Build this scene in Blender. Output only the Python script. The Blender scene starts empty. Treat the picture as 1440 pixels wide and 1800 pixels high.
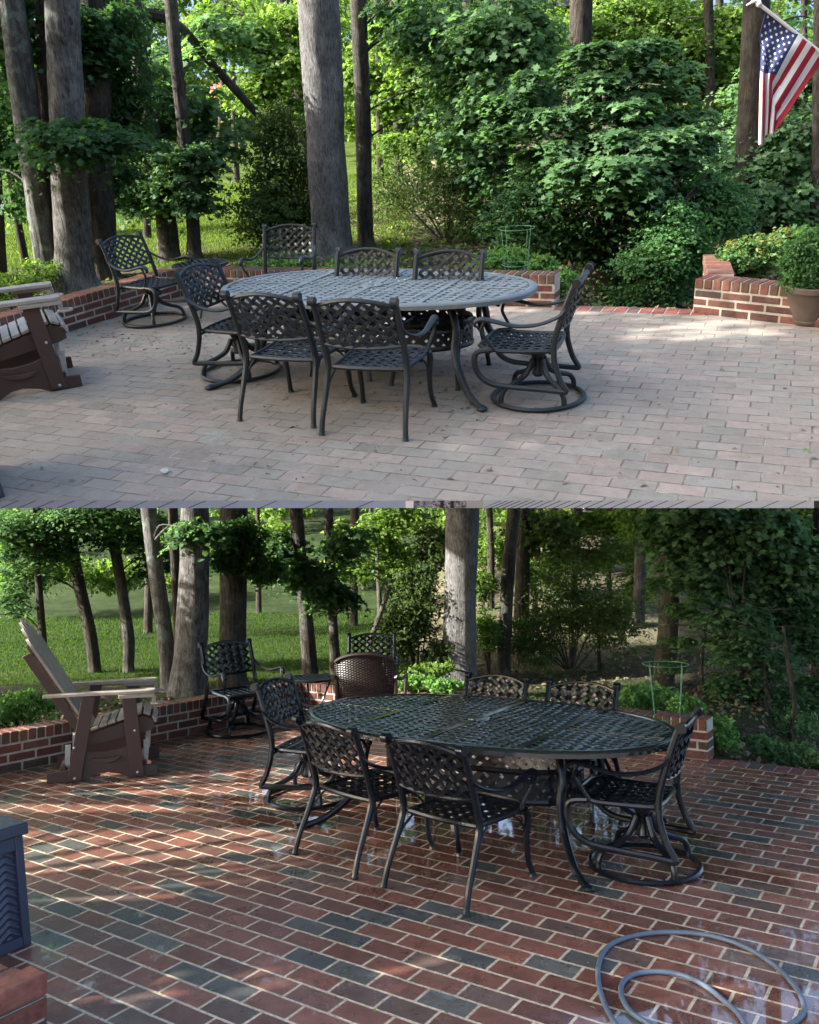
import bpy, math, random
import numpy as np
from mathutils import Matrix, Vector, noise as mnoise
rnd = random.Random(7)
R = np.random.RandomState(11)
D2R = math.radians
S = bpy.context.scene
COL = S.collection

# ------------------------------------------------------------------ camera, two terraces, light
F_PX = 1500.0
class Terrace:
    """A terrace with its own level ground; the eye stands H above it."""
    def __init__(s, horizon, H, roll):
        s.H = H; s.r = D2R(roll)
        s.p = math.atan((900 - horizon) * math.cos(s.r) / F_PX)
        cp, sp, cr, sr = math.cos(s.p), math.sin(s.p), math.cos(s.r), math.sin(s.r)
        r0, u0, fw = Vector((1, 0, 0)), Vector((0, sp, cp)), Vector((0, cp, -sp))
        r = r0 * cr - u0 * sr; u = r0 * sr + u0 * cr
        s.cam = Matrix(((r.x, u.x, -fw.x, 0), (r.y, u.y, -fw.y, 0), (r.z, u.z, -fw.z, H), (0, 0, 0, 1)))
        s.M = Matrix.Identity(4)
    def ray(s, x, y):
        return s.cam.to_3x3() @ Vector(((x - 720) / F_PX, (900 - y) / F_PX, -1))
    def gr(s, x, y, z=0.0):
        v = s.ray(x, y); t = (z - s.H) / v.z
        return Vector((v.x * t, v.y * t, z))
    def at(s, x, y, Y):
        v = s.ray(x, y); t = Y / v.y
        return Vector((v.x * t, Y, s.H + v.z * t))
UP = Terrace(180, 1.70, 3.75)
LO = Terrace(965, 1.80, 1.0)
UP.M = LO.cam @ UP.cam.inverted()      # the lower terrace is level; the upper one leans back above it
UPI = UP.M.inverted()
UP.name, LO.name = 'upper', 'lower'
cd = bpy.data.cameras.new('camera'); cam = bpy.data.objects.new('camera', cd); COL.objects.link(cam)
cam.matrix_world = LO.cam
cd.sensor_fit = 'VERTICAL'; cd.sensor_height = 24; cd.lens = F_PX / 1800 * 24
cd.clip_start = 0.05; cd.clip_end = 2000
S.camera = cam

SUN = (UP.M.to_3x3() @ Vector((-.86, .04, .54))).normalized()
SUN_STRENGTH, SKY_STRENGTH, EXPOSURE = 4.0, 0.15, 2.1
world = bpy.data.worlds.new('World'); S.world = world; world.use_nodes = True
nt = world.node_tree; nt.nodes.clear()
sky = nt.nodes.new('ShaderNodeTexSky'); sky.sky_type = 'NISHITA'; sky.sun_disc = False
sky.sun_elevation = math.asin(SUN.z); sky.sun_rotation = math.atan2(SUN.x, SUN.y)
sky.air_density = .8; sky.dust_density = 4.0; sky.ozone_density = 1.0
bg = nt.nodes.new('ShaderNodeBackground'); bg.inputs[1].default_value = SKY_STRENGTH
ow = nt.nodes.new('ShaderNodeOutputWorld')
nt.links.new(sky.outputs[0], bg.inputs[0]); nt.links.new(bg.outputs[0], ow.inputs[0])
sd = bpy.data.lights.new('sun', 'SUN'); sd.energy = SUN_STRENGTH; sd.angle = D2R(0.6); sd.color = (1, .96, .89)
so = bpy.data.objects.new('sun', sd); COL.objects.link(so)
so.rotation_euler = SUN.to_track_quat('Z', 'Y').to_euler()
S.view_settings.view_transform = 'Standard'; S.view_settings.look = 'None'
S.view_settings.gamma = 1; S.view_settings.exposure = EXPOSURE
S.cycles.max_bounces = 7; S.cycles.diffuse_bounces = 3; S.cycles.glossy_bounces = 3
S.cycles.transmission_bounces = 4; S.cycles.transparent_max_bounces = 8
S.cycles.caustics_reflective = False; S.cycles.caustics_refractive = False
S.cycles.use_denoising = True
S.cycles.sample_clamp_indirect = 8

# ------------------------------------------------------------------ materials
class NT:
    def __init__(s, name):
        s.m = bpy.data.materials.new(name); s.m.use_nodes = True
        s.t = s.m.node_tree; s.t.nodes.clear()
        s.out = s.new('ShaderNodeOutputMaterial')
    def new(s, k, **kw):
        n = s.t.nodes.new(k)
        for a, b in kw.items(): setattr(n, a, b)
        return n
    def put(s, v, sock):
        if isinstance(v, (int, float)): sock.default_value = v
        elif isinstance(v, (tuple, list)):
            sock.default_value = tuple(v) + ((1,) if len(v) == 3 and len(sock.default_value) == 4 else ())
        elif v is not None: s.t.links.new(v, sock)
    def math(s, op, a, b=None, c=None, clamp=False):
        n = s.new('ShaderNodeMath', operation=op); n.use_clamp = clamp
        s.put(a, n.inputs[0]); s.put(b, n.inputs[1]); s.put(c, n.inputs[2]); return n.outputs[0]
    def coord(s, k='Object'): return s.new('ShaderNodeTexCoord').outputs[k]
    def scale(s, vec, sc):
        n = s.new('ShaderNodeMapping'); s.put(vec, n.inputs[0]); n.inputs['Scale'].default_value = sc; return n.outputs[0]
    def noise(s, vec, sc, det=3, rough=.55, dist=0):
        n = s.new('ShaderNodeTexNoise'); s.put(vec, n.inputs['Vector']); n.inputs['Scale'].default_value = sc
        n.inputs['Detail'].default_value = det; n.inputs['Roughness'].default_value = rough; n.inputs['Distortion'].default_value = dist
        return n.outputs[0]
    def ramp(s, fac, stops, const=False):
        n = s.new('ShaderNodeValToRGB'); e = n.color_ramp.elements
        if const: n.color_ramp.interpolation = 'CONSTANT'
        while len(e) > 1: e.remove(e[-1])
        for i, (p, c) in enumerate(stops):
            c = (c, c, c) if isinstance(c, (int, float)) else c
            q = e[0] if i == 0 else e.new(p)
            q.position = p; q.color = tuple(c) + (1,)
        s.put(fac, n.inputs[0]); return n.outputs[0]
    def mix(s, f, a, b, mode='MIX'):
        n = s.new('ShaderNodeMix', data_type='RGBA', blend_type=mode)
        s.put(f, n.inputs[0]); s.put(a, n.inputs[6]); s.put(b, n.inputs[7]); return n.outputs[2]
    def bump(s, h, strength=.3, dist=.01):
        n = s.new('ShaderNodeBump'); s.put(h, n.inputs['Height']); s.put(strength, n.inputs['Strength']); n.inputs['Distance'].default_value = dist
        return n.outputs[0]
    def bsdf(s, **kw):
        n = s.new('ShaderNodeBsdfPrincipled')
        for a, b in kw.items(): s.put(b, n.inputs[a.replace('_', ' ')])
        s.t.links.new(n.outputs[0], s.out.inputs[0]); return n
MATS = {}
def mat(name):
    return MATS[name]

def simple(name, base, rough=.6, metal=0, var=.25, nscale=6, bumpS=.15, bscale=60, spec=None, dark=None):
    n = NT(name); c = n.coord()
    a = tuple(x * (1 - var) for x in base) if dark is None else dark
    f = n.noise(c, nscale, 4)
    f2 = n.noise(c, nscale * 7, 3)
    k = n.ramp(n.math('ADD', n.math('MULTIPLY', f, .65), n.math('MULTIPLY', f2, .35)), [(.35, a), (.65, base)])
    kw = dict(Base_Color=k, Roughness=n.ramp(f2, [(.3, max(rough - .1, .02)), (.7, min(rough + .1, 1))]), Metallic=metal,
              Normal=n.bump(n.noise(c, bscale, 3), bumpS, .004))
    if spec is not None: kw['Specular_IOR_Level'] = spec
    n.bsdf(**kw); MATS[name] = n.m

def brick_floor(name, bl, bw, mort, palette, mortar, dirt, wet):
    n = NT(name); c = n.coord()
    wob = n.new('ShaderNodeTexNoise'); n.put(c, wob.inputs['Vector']); wob.inputs['Scale'].default_value = 7; wob.inputs['Detail'].default_value = 3
    va = n.new('ShaderNodeVectorMath', operation='SUBTRACT'); n.put(wob.outputs[1], va.inputs[0]); va.inputs[1].default_value = (.5, .5, .5)
    vs = n.new('ShaderNodeVectorMath', operation='SCALE'); n.put(va.outputs[0], vs.inputs[0]); vs.inputs['Scale'].default_value = .008
    vv = n.new('ShaderNodeVectorMath', operation='ADD'); n.put(c, vv.inputs[0]); n.put(vs.outputs[0], vv.inputs[1])
    sp = n.new('ShaderNodeSeparateXYZ'); n.put(vv.outputs[0], sp.inputs[0])
    u, v = sp.outputs[0], sp.outputs[1]
    vr = n.math('DIVIDE', v, bw); row = n.math('FLOOR', vr)
    wr = n.new('ShaderNodeTexWhiteNoise', noise_dimensions='1D'); n.put(row, wr.inputs['W'])
    ur = n.math('ADD', n.math('DIVIDE', u, bl), n.math('MULTIPLY', n.math('PINGPONG', row, 1), .5))
    ur = n.math('ADD', ur, n.math('MULTIPLY', wr.outputs[0], .07))
    col = n.math('FLOOR', ur); fu = n.math('FRACT', ur); fv = n.math('FRACT', vr)
    du = n.math('MULTIPLY', n.math('SUBTRACT', .5, n.math('ABSOLUTE', n.math('SUBTRACT', fu, .5))), bl)
    dv = n.math('MULTIPLY', n.math('SUBTRACT', .5, n.math('ABSOLUTE', n.math('SUBTRACT', fv, .5))), bw)
    d = n.math('SMOOTH_MIN', du, dv, .004)
    d = n.math('SUBTRACT', d, n.math('MULTIPLY', n.math('SUBTRACT', n.noise(c, 55, 3), .5), .004))
    mask = n.math('DIVIDE', n.math('SUBTRACT', d, mort / 2 - .0012), .0026, clamp=True)
    cb = n.new('ShaderNodeCombineXYZ'); n.put(col, cb.inputs[0]); n.put(row, cb.inputs[1])
    wn = n.new('ShaderNodeTexWhiteNoise', noise_dimensions='2D'); n.put(cb.outputs[0], wn.inputs['Vector'])
    cb2 = n.new('ShaderNodeCombineXYZ'); n.put(col, cb2.inputs[1]); n.put(row, cb2.inputs[0])
    wn2 = n.new('ShaderNodeTexWhiteNoise', noise_dimensions='2D'); n.put(cb2.outputs[0], wn2.inputs['Vector'])
    brick = n.ramp(wn.outputs[0], palette, const=True)
    brick = n.mix(1, brick, n.ramp(wn2.outputs[0], [(0, .78), (1, 1.18)]), 'MULTIPLY')
    brick = n.mix(1, brick, n.ramp(n.noise(c, 14, 5, .65), [(.3, .72), (.7, 1.22)]), 'MULTIPLY')
    brick = n.mix(1, brick, n.ramp(n.noise(c, 130, 3, .7), [(.32, .7), (.5, 1), (.75, 1.15)]), 'MULTIPLY')
    mcol = n.mix(n.ramp(n.noise(c, 4, 4), [(.35, 0.), (.65, 1.)]), mortar[0], mortar[1])
    mcol = n.mix(1, mcol, n.ramp(n.noise(c, 45, 5, .8), [(.36, .45), (.5, .95), (.7, 1.1)]), 'MULTIPLY')
    colr = n.mix(mask, mcol, brick)
    big = n.noise(c, 1.1, 5, .6)
    if dirt:
        colr = n.mix(n.ramp(big, [(.30, dirt[1]), (.62, dirt[2])]), colr, dirt[0])
        colr = n.mix(n.ramp(n.noise(c, 2.7, 5, .7), [(.5, 0.), (.68, .45)]), colr, dirt[3])
        colr = n.mix(n.ramp(n.noise(c, 38, 3, .7), [(.60, 0.), (.72, .45)]), colr, (.1, .085, .07))
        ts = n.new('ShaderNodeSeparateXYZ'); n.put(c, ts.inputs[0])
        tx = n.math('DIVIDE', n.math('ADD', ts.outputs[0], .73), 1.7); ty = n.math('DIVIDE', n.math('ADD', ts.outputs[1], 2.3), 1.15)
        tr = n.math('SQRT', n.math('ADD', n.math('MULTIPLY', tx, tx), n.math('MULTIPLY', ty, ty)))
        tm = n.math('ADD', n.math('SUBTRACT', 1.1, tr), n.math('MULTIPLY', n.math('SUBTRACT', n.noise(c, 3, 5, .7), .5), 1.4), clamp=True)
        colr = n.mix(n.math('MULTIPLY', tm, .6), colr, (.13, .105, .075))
        cr = n.noise(c, 70, 2, .6)
        colr = n.mix(n.math('MULTIPLY', n.math('SUBTRACT', 1.0, mask), n.ramp(n.noise(c, 6, 4, .7), [(.42, 0.), (.6, .75)])), colr, (.085, .075, .06))
    h = n.math('ADD', n.math('MULTIPLY', mask, 1.0), n.math('MULTIPLY', n.noise(c, 160, 3, .7), .22))
    h = n.math('ADD', h, n.math('MULTIPLY', wn2.outputs[0], .35))
    if wet:
        ws = n.new('ShaderNodeSeparateXYZ'); n.put(c, ws.inputs[0])
        ex = n.math('DIVIDE', n.math('SUBTRACT', ws.outputs[0], wet[0]), wet[2])
        ey = n.math('DIVIDE', n.math('SUBTRACT', ws.outputs[1], wet[1]), wet[3])
        rr = n.math('SQRT', n.math('ADD', n.math('MULTIPLY', ex, ex), n.math('MULTIPLY', ey, ey)))
        ex2 = n.math('DIVIDE', n.math('SUBTRACT', ws.outputs[0], 1.1), .9)
        ey2 = n.math('DIVIDE', n.math('SUBTRACT', ws.outputs[1], -3.9), 1.2)
        rr2 = n.math('SQRT', n.math('ADD', n.math('MULTIPLY', ex2, ex2), n.math('MULTIPLY', ey2, ey2)))
        rr = n.math('MINIMUM', rr, n.math('ADD', rr2, .25))
        pn = n.math('ADD', n.math('SUBTRACT', 1.0, rr), n.math('MULTIPLY', n.math('SUBTRACT', n.noise(c, 2.2, 5, .6), .5), 2.1))
        pud = n.math('MULTIPLY', n.math('SUBTRACT', pn, -.02), 3.0, clamp=True)
        small = n.math('MULTIPLY', n.math('SUBTRACT', n.noise(c, 4.5, 4, .6), .575), 12.0, clamp=True)
        pud = n.math('MAXIMUM', pud, n.math('MULTIPLY', small, .7))
        lowm = n.math('SUBTRACT', 1.0, n.math('MULTIPLY', mask, .6))
        rough = n.ramp(n.noise(c, 9, 4), [(.3, .22), (.7, .42)])
        rough = n.mix(pud, rough, (.02, .02, .02))
        bs = n.math('ADD', .04, n.math('MULTIPLY', n.math('SUBTRACT', 1.0, pud), .45))
        colr = n.mix(n.math('MULTIPLY', pud, .25), colr, n.mix(1, colr, (.6, .56, .5), 'MULTIPLY'))
        n.bsdf(Base_Color=colr, Roughness=rough, Normal=n.bump(h, bs, .003), Specular_IOR_Level=.5, Coat_Weight=n.math('MULTIPLY', pud, .9), Coat_Roughness=.02)
    else:
        n.bsdf(Base_Color=colr, Roughness=.85, Normal=n.bump(h, .9, .006), Specular_IOR_Level=.25)
    MATS[name] = n.m

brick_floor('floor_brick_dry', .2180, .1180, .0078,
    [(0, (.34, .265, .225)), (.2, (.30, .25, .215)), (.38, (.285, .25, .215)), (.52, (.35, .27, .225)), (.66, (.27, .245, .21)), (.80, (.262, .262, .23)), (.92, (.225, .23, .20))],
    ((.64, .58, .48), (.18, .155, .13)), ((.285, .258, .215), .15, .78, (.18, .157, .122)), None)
brick_floor('floor_brick_wet', .2350, .1235, .0130,
    [(0, (.195, .084, .060)), (.16, (.165, .075, .056)), (.32, (.225, .100, .072)), (.46, (.158, .082, .064)), (.58, (.188, .089, .066)), (.73, (.142, .095, .078)), (.84, (.086, .092, .088)), (.93, (.115, .115, .102))],
    ((.68, .58, .43), (.52, .43, .31)), None, (-1.0, -2.45, 2.1, 1.0))

def wall_brick(name, vertical=True, tone=1.0, moss=0.0):
    """brick with rough faces for wall bricks, colour per brick from attribute"""
    n = NT(name); c = n.coord()
    at = n.new('ShaderNodeAttribute', attribute_name='tint').outputs['Fac']
    pal = [(0, (.120, .042, .033)), (.25, (.155, .055, .042)), (.45, (.090, .042, .036)), (.6, (.14, .066, .052)), (.78, (.070, .046, .042)), (.9, (.19, .078, .056))]
    k = n.ramp(at, [(p, tuple(x * tone for x in q)) for p, q in pal], const=True)
    k = n.mix(1, k, n.ramp(n.noise(c, 22, 5, .65), [(.3, .6), (.7, 1.3)]), 'MULTIPLY')
    k = n.mix(n.ramp(n.noise(c, 6, 4, .6), [(.5, 0.), (.75, .35)]), k, (.09, .075, .06))
    if moss: k = n.mix(n.ramp(n.noise(c, 5, 5, .65), [(.42, 0.), (.62, moss)]), k, (.075, .085, .035))
    n.bsdf(Base_Color=k, Roughness=.8, Normal=n.bump(n.noise(c, 90, 5, .7), .6, .005), Specular_IOR_Level=.3)
    MATS[name] = n.m
wall_brick('wall_brick'); wall_brick('wall_brick_cap', tone=1.15, moss=.45); wall_brick('edge_brick', tone=1.6)
simple('mortar', (.50, .46, .38), .9, var=.45, nscale=9, bscale=180, bumpS=.7)

def metal(name, base, rough, dust_or_reflect, dust_or_reflect_amt, spec=.5):
    n = NT(name); c = n.coord()
    g = n.new('ShaderNodeNewGeometry').outputs['Normal']
    sp = n.new('ShaderNodeSeparateXYZ'); n.put(g, sp.inputs[0])
    upf = n.math('MULTIPLY', n.math('SUBTRACT', sp.outputs[2], .2), 1.3, clamp=True)
    f = n.math('MULTIPLY', upf, n.ramp(n.noise(c, 9, 4), [(.3, dust_or_reflect_amt * .5), (.7, dust_or_reflect_amt)]))
    k = n.mix(f, n.mix(n.noise(c, 25, 3), base, tuple(x * 1.8 for x in base)), dust_or_reflect)
    ro = n.mix(f, (rough,) * 3, (.75,) * 3) if dust_or_reflect_amt > .3 else rough
    n.bsdf(Base_Color=k, Roughness=ro, Metallic=.15, Normal=n.bump(n.noise(c, 140, 3), .25, .002), Specular_IOR_Level=spec)
    MATS[name] = n.m
metal('metal_dry', (.009, .0125, .0155), .42, (.07, .09, .098), .6, .4)
metal('metal_wet', (.004, .0055, .008), .20, (.02, .026, .03), .25, .35)
metal('table_dry', (.09, .11, .115), .45, (.30, .35, .355), .85)
metal('table_wet', (.012, .017, .018), .10, (.09, .12, .04), .18, 1.0)  # yellow-green tint on upward faces: canopy reflection painted into the wet top
simple('recess_dry', (.07, .078, .08), .7); simple('recess_wet', (.012, .015, .016), .25)
simple('poly_brown', (.058, .032, .026), .5, var=.2, bscale=40)
simple('poly_tan', (.40, .355, .30), .5, var=.3, nscale=14, bscale=40)
simple('steel', (.42, .43, .42), .35, metal=.3)
simple('wicker', (.022, .012, .009), .45)
simple('box_plastic', (.034, .043, .072), .42, var=.12)
simple('siding_blue', (.26, .32, .43), .6, var=.06); simple('siding_grey', (.34, .38, .42), .6, var=.06)
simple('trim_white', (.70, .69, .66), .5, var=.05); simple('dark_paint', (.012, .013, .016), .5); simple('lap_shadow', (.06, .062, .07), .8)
simple('trim_grey', (.30, .31, .31), .5, var=.1)
simple('terracotta', (.125, .092, .072), .85, var=.4, nscale=8)
simple('soil', (.045, .032, .022), .95, var=.5)
simple('hose', (.095, .13, .18), .6, var=.25, nscale=3)
simple('wire_green', (.10, .28, .14), .5)
simple('pole_white', (.72, .72, .70), .4, var=.05)
simple('flag_red', (.33, .012, .03), .8, var=.1); simple('flag_white', (.68, .70, .70), .8, var=.06); simple('flag_blue', (.018, .03, .11), .8, var=.15)
simple('wood', (.14, .10, .07), .8, var=.4, nscale=12)
simple('paper', (.62, .68, .64), .7)
simple('dry_leaf', (.22, .165, .10), .8, var=.5)
simple('roof', (.09, .085, .08), .9)
n = NT('window_glass'); c = n.coord(); n.bsdf(Base_Color=n.ramp(n.noise(c, 60, 4, .8), [(.4, (.02, .02, .022)), (.6, (.35, .36, .38))]), Roughness=.15); MATS['window_glass'] = n.m  # dark and pale mottling: reflected trees and sky painted into the glass

def bark(name, c0, c1, lichen=None, la=.5, vs=9):
    n = NT(name); c = n.coord(); s1 = n.scale(c, (1, 1, .16))
    f = n.math('MULTIPLY', n.noise(s1, vs * 4, 6, .7, .6), n.math('ADD', .55, n.math('MULTIPLY', n.noise(c, 5, 4, .7), .9)))
    k = n.ramp(f, [(.35, c0), (.62, c1)])
    k = n.mix(1, k, n.ramp(n.noise(c, 3, 4), [(.3, .65), (.7, 1.25)]), 'MULTIPLY')
    if lichen: k = n.mix(n.ramp(n.noise(c, 7, 5, .7), [(.52, 0.), (.60, la)]), k, lichen)
    n.bsdf(Base_Color=k, Roughness=.9, Normal=n.bump(f, 1.0, .035), Specular_IOR_Level=.2)
    MATS[name] = n.m
bark('bark_grey', (.07, .067, .065), (.25, .245, .24), (.32, .325, .315), .25, 20)
bark('bark_furrow', (.040, .038, .036), (.185, .18, .172), (.26, .27, .25), .35, 12)
bark('bark_pale', (.055, .054, .05), (.15, .15, .142), (.20, .25, .22), .6, 6)
bark('bark_dark', (.022, .019, .015), (.075, .065, .052), (.09, .10, .075), .25)
bark('bark_mid', (.03, .027, .023), (.095, .087, .076), (.15, .16, .14), .35)

def leafmat(name, c0, c1, c2, trans=.45, gloss=.06, tf=1.6):
    n = NT(name)
    at = n.new('ShaderNodeAttribute', attribute_name='tint').outputs['Fac']
    k = n.ramp(at, [(0, c0), (.5, c1), (1, c2)])
    d = n.new('ShaderNodeBsdfDiffuse'); n.put(k, d.inputs[0])
    t = n.new('ShaderNodeBsdfTranslucent'); n.put(n.mix(1, k, (tf, tf * 1.1, tf * .55), 'MULTIPLY'), t.inputs[0])
    m = n.new('ShaderNodeMixShader'); m.inputs[0].default_value = trans
    n.t.links.new(d.outputs[0], m.inputs[1]); n.t.links.new(t.outputs[0], m.inputs[2])
    g = n.new('ShaderNodeBsdfGlossy'); g.inputs['Roughness'].default_value = .5; g.inputs[0].default_value = (.9, .95, 1, 1)
    m2 = n.new('ShaderNodeMixShader'); m2.inputs[0].default_value = gloss * .25
    n.t.links.new(m.outputs[0], m2.inputs[1]); n.t.links.new(g.outputs[0], m2.inputs[2])
    n.t.links.new(m2.outputs[0], n.out.inputs[0]); MATS[name] = n.m
leafmat('leaf_maple', (.060, .122, .056), (.098, .185, .085), (.16, .265, .125), .45, .03)
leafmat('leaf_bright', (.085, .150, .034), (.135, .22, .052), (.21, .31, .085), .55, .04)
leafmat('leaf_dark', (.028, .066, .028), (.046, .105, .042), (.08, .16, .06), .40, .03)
leafmat('leaf_olive', (.045, .072, .026), (.075, .115, .040), (.12, .17, .06), .45, .03)
leafmat('leaf_shrub', (.07, .17, .04), (.13, .27, .07), (.24, .40, .14), .40, .06)
leafmat('leaf_nandina', (.05, .125, .045), (.10, .20, .06), (.22, .19, .07), .40, .04)
leafmat('leaf_box', (.045, .115, .045), (.08, .18, .065), (.14, .26, .09), .40, .03)
leafmat('leaf_far', (.080, .135, .040), (.13, .205, .060), (.22, .31, .10), .5, .0)
leafmat('grass_shade', (.022, .048, .010), (.040, .078, .015), (.07, .115, .024), .4, .0)  # lower lawn blades, shade painted into a darker green
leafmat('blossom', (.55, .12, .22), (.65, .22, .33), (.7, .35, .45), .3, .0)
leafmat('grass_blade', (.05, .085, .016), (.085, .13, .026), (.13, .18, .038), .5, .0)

def ground_mat(name, bright):
    n = NT(name); c = n.coord(); sp = n.new('ShaderNodeSeparateXYZ'); n.put(c, sp.inputs[0])
    x, y = sp.outputs[0], sp.outputs[1]
    nz = n.noise(c, .6, 5, .6)
    # lawn lies left of a line and beyond the wall strip; leaf litter elsewhere
    lawn = n.math('SUBTRACT', n.math('MULTIPLY', y, .5), n.math('ADD', n.math('MULTIPLY', n.math('MAXIMUM', n.math('ADD', x, n.math('MULTIPLY', y, .09)), 0.0), 2.2), 5.4))
    lawn = n.math('ADD', n.math('MULTIPLY', lawn, .8), n.math('MULTIPLY', n.math('SUBTRACT', nz, .5), 3.0), clamp=True)
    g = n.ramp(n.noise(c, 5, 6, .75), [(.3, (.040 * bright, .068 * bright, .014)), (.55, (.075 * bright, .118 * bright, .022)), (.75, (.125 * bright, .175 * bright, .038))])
    g = n.mix(1, g, n.ramp(n.noise(n.scale(c, (1, 2.5, 1)), .5, 4), [(.3, .7), (.7, 1.3)]), 'MULTIPLY')
    l = n.ramp(n.noise(c, 18, 6, .8), [(.3, (.022, .018, .012)), (.5, (.07, .055, .035)), (.68, (.15, .12, .08)), (.8, (.10, .12, .04))])
    l = n.mix(n.ramp(n.noise(c, 1.2, 4), [(.45, 0.), (.65, .7)]), l, n.ramp(n.noise(c, 30, 4, .8), [(.35, (.02, .05, .012)), (.65, (.08, .13, .03))]))
    dry = n.math('MULTIPLY', n.math('MULTIPLY', n.math('SUBTRACT', y, 10.0), .2, clamp=True), n.ramp(n.noise(c, .9, 5, .7), [(.4, 0.), (.6, 1.)]))  # sunlit paleness of the far slope painted in as pale dry litter
    l = n.mix(dry, l, n.ramp(n.noise(c, 14, 6, .8), [(.35, (.10, .085, .05)), (.6, (.30, .27, .18))]))
    k = n.mix(lawn, l, g)
    n.bsdf(Base_Color=k, Roughness=.95, Normal=n.bump(n.noise(c, 25, 6, .8), 1.0, .06), Specular_IOR_Level=.1)
    MATS[name] = n.m
ground_mat('ground_upper', 1.0); ground_mat('ground_lower', .52)  # lower lawn made darker: tree shade painted into its green

# ------------------------------------------------------------------ mesh helpers
class MB:
    def __init__(s): s.v = []; s.f = []; s.mi = []; s.t = []
    def add(s, vs, fs, mi=0, tint=None):
        o = len(s.v); s.v += [tuple(p) for p in vs]; s.f += [tuple(i + o for i in f) for f in fs]; s.mi += [mi] * len(fs)
        s.t += [rnd.random() if tint is None else tint] * len(vs)
    def box(s, a, b, mi=0, tint=None, M=None, taper=0):
        x0, y0, z0 = a; x1, y1, z1 = b
        vs = [Vector((x, y, z)) for z in (z0, z1) for y in (y0, y1) for x in (x0, x1)]
        if taper:
            cx, cy = (x0 + x1) / 2, (y0 + y1) / 2
            for p in vs[4:]: p.x += (cx - p.x) * taper; p.y += (cy - p.y) * taper
        if M is not None: vs = [M @ p for p in vs]
        s.add(vs, [(0, 2, 3, 1), (4, 5, 7, 6), (0, 1, 5, 4), (2, 6, 7, 3), (0, 4, 6, 2), (1, 3, 7, 5)], mi, tint)
    def prism(s, poly, axis, a, b, mi=0):
        """poly in 2D extruded along axis 0/1/2 from a to b"""
        def P(q, t):
            l = [q[0], q[1]]; l.insert(axis, t); return l
        n = len(poly)
        s.add([P(q, a) for q in poly] + [P(q, b) for q in poly],
              [tuple(range(n))[::-1], tuple(range(n, 2 * n))] + [(i, (i + 1) % n, (i + 1) % n + n, i + n) for i in range(n)], mi)
    def tube(s, pts, rad, seg=8, flat=1.0, closed=False, mi=0, up=None, caps=True, smooth=True):
        pts = [Vector(p) for p in pts]
        if smooth and len(pts) > 2: pts, rad = catmull(pts, rad, 5, closed)
        n = len(pts); rads = rad if isinstance(rad, (list, tuple)) else [rad] * n
        vs = []; prev = None
        for i, p in enumerate(pts):
            a = pts[(i - 1) % n] if (closed or i) else p; b = pts[(i + 1) % n] if (closed or i < n - 1) else p
            t = (b - a).normalized() if (b - a).length > 1e-9 else Vector((0, 0, 1))
            if prev is None:
                ref = Vector(up) if up else (Vector((0, 0, 1)) if abs(t.z) < .9 else Vector((0, 1, 0)))
                q = (ref - t * ref.dot(t)).normalized()
            else: q = (prev - t * prev.dot(t)).normalized()
            prev = q; w = t.cross(q)
            for k in range(seg):
                an = 2 * math.pi * (k + .5) / seg
                vs.append(p + q * math.cos(an) * rads[i] * flat + w * math.sin(an) * rads[i])
        fs = []
        m = n if closed else n - 1
        for i in range(m):
            j = (i + 1) % n
            for k in range(seg):
                l = (k + 1) % seg; fs.append((i * seg + k, i * seg + l, j * seg + l, j * seg + k))
        if caps and not closed: fs += [tuple(range(seg))[::-1], tuple(range((n - 1) * seg, n * seg))]
        s.add(vs, fs, mi)
    def ball(s, c, r, seg=8, sc=(1, 1, 1), mi=0):
        vs = []; fs = []; m = max(4, seg // 2 + 1)
        for i in range(m + 1):
            th = math.pi * i / m
            for k in range(seg):
                ph = 2 * math.pi * k / seg
                vs.append((c[0] + r * sc[0] * math.sin(th) * math.cos(ph), c[1] + r * sc[1] * math.sin(th) * math.sin(ph), c[2] + r * sc[2] * math.cos(th)))
        for i in range(m):
            for k in range(seg): l = (k + 1) % seg; fs.append((i * seg + k, (i + 1) * seg + k, (i + 1) * seg + l, i * seg + l))
        s.add(vs, fs, mi)
    def lathe(s, prof, seg=32, c=(0, 0), mi=0, sx=1, sy=1):
        vs = [(c[0] + r * sx * math.cos(2 * math.pi * k / seg), c[1] + r * sy * math.sin(2 * math.pi * k / seg), z) for r, z in prof for k in range(seg)]
        fs = [(i * seg + k, i * seg + (k + 1) % seg, (i + 1) * seg + (k + 1) % seg, (i + 1) * seg + k) for i in range(len(prof) - 1) for k in range(seg)]
        s.add(vs, fs, mi)
    def obj(s, name, mats, parent=None, smooth=True, bevel=0):
        me = bpy.data.meshes.new(name); me.from_pydata(s.v, [], s.f)
        for m in ([mats] if isinstance(mats, str) else mats): me.materials.append(mat(m))
        if any(s.mi): me.polygons.foreach_set('material_index', s.mi)
        at = me.attributes.new('tint', 'FLOAT', 'POINT'); at.data.foreach_set('value', s.t)
        o = bpy.data.objects.new(name, me); COL.objects.link(o)
        if parent: o.parent = parent
        if smooth: me.shade_smooth(); me.set_sharp_from_angle(angle=D2R(40))
        if bevel:
            b = o.modifiers.new('bevel', 'BEVEL'); b.width = bevel; b.segments = 2; b.limit_method = 'ANGLE'
        return o
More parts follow.
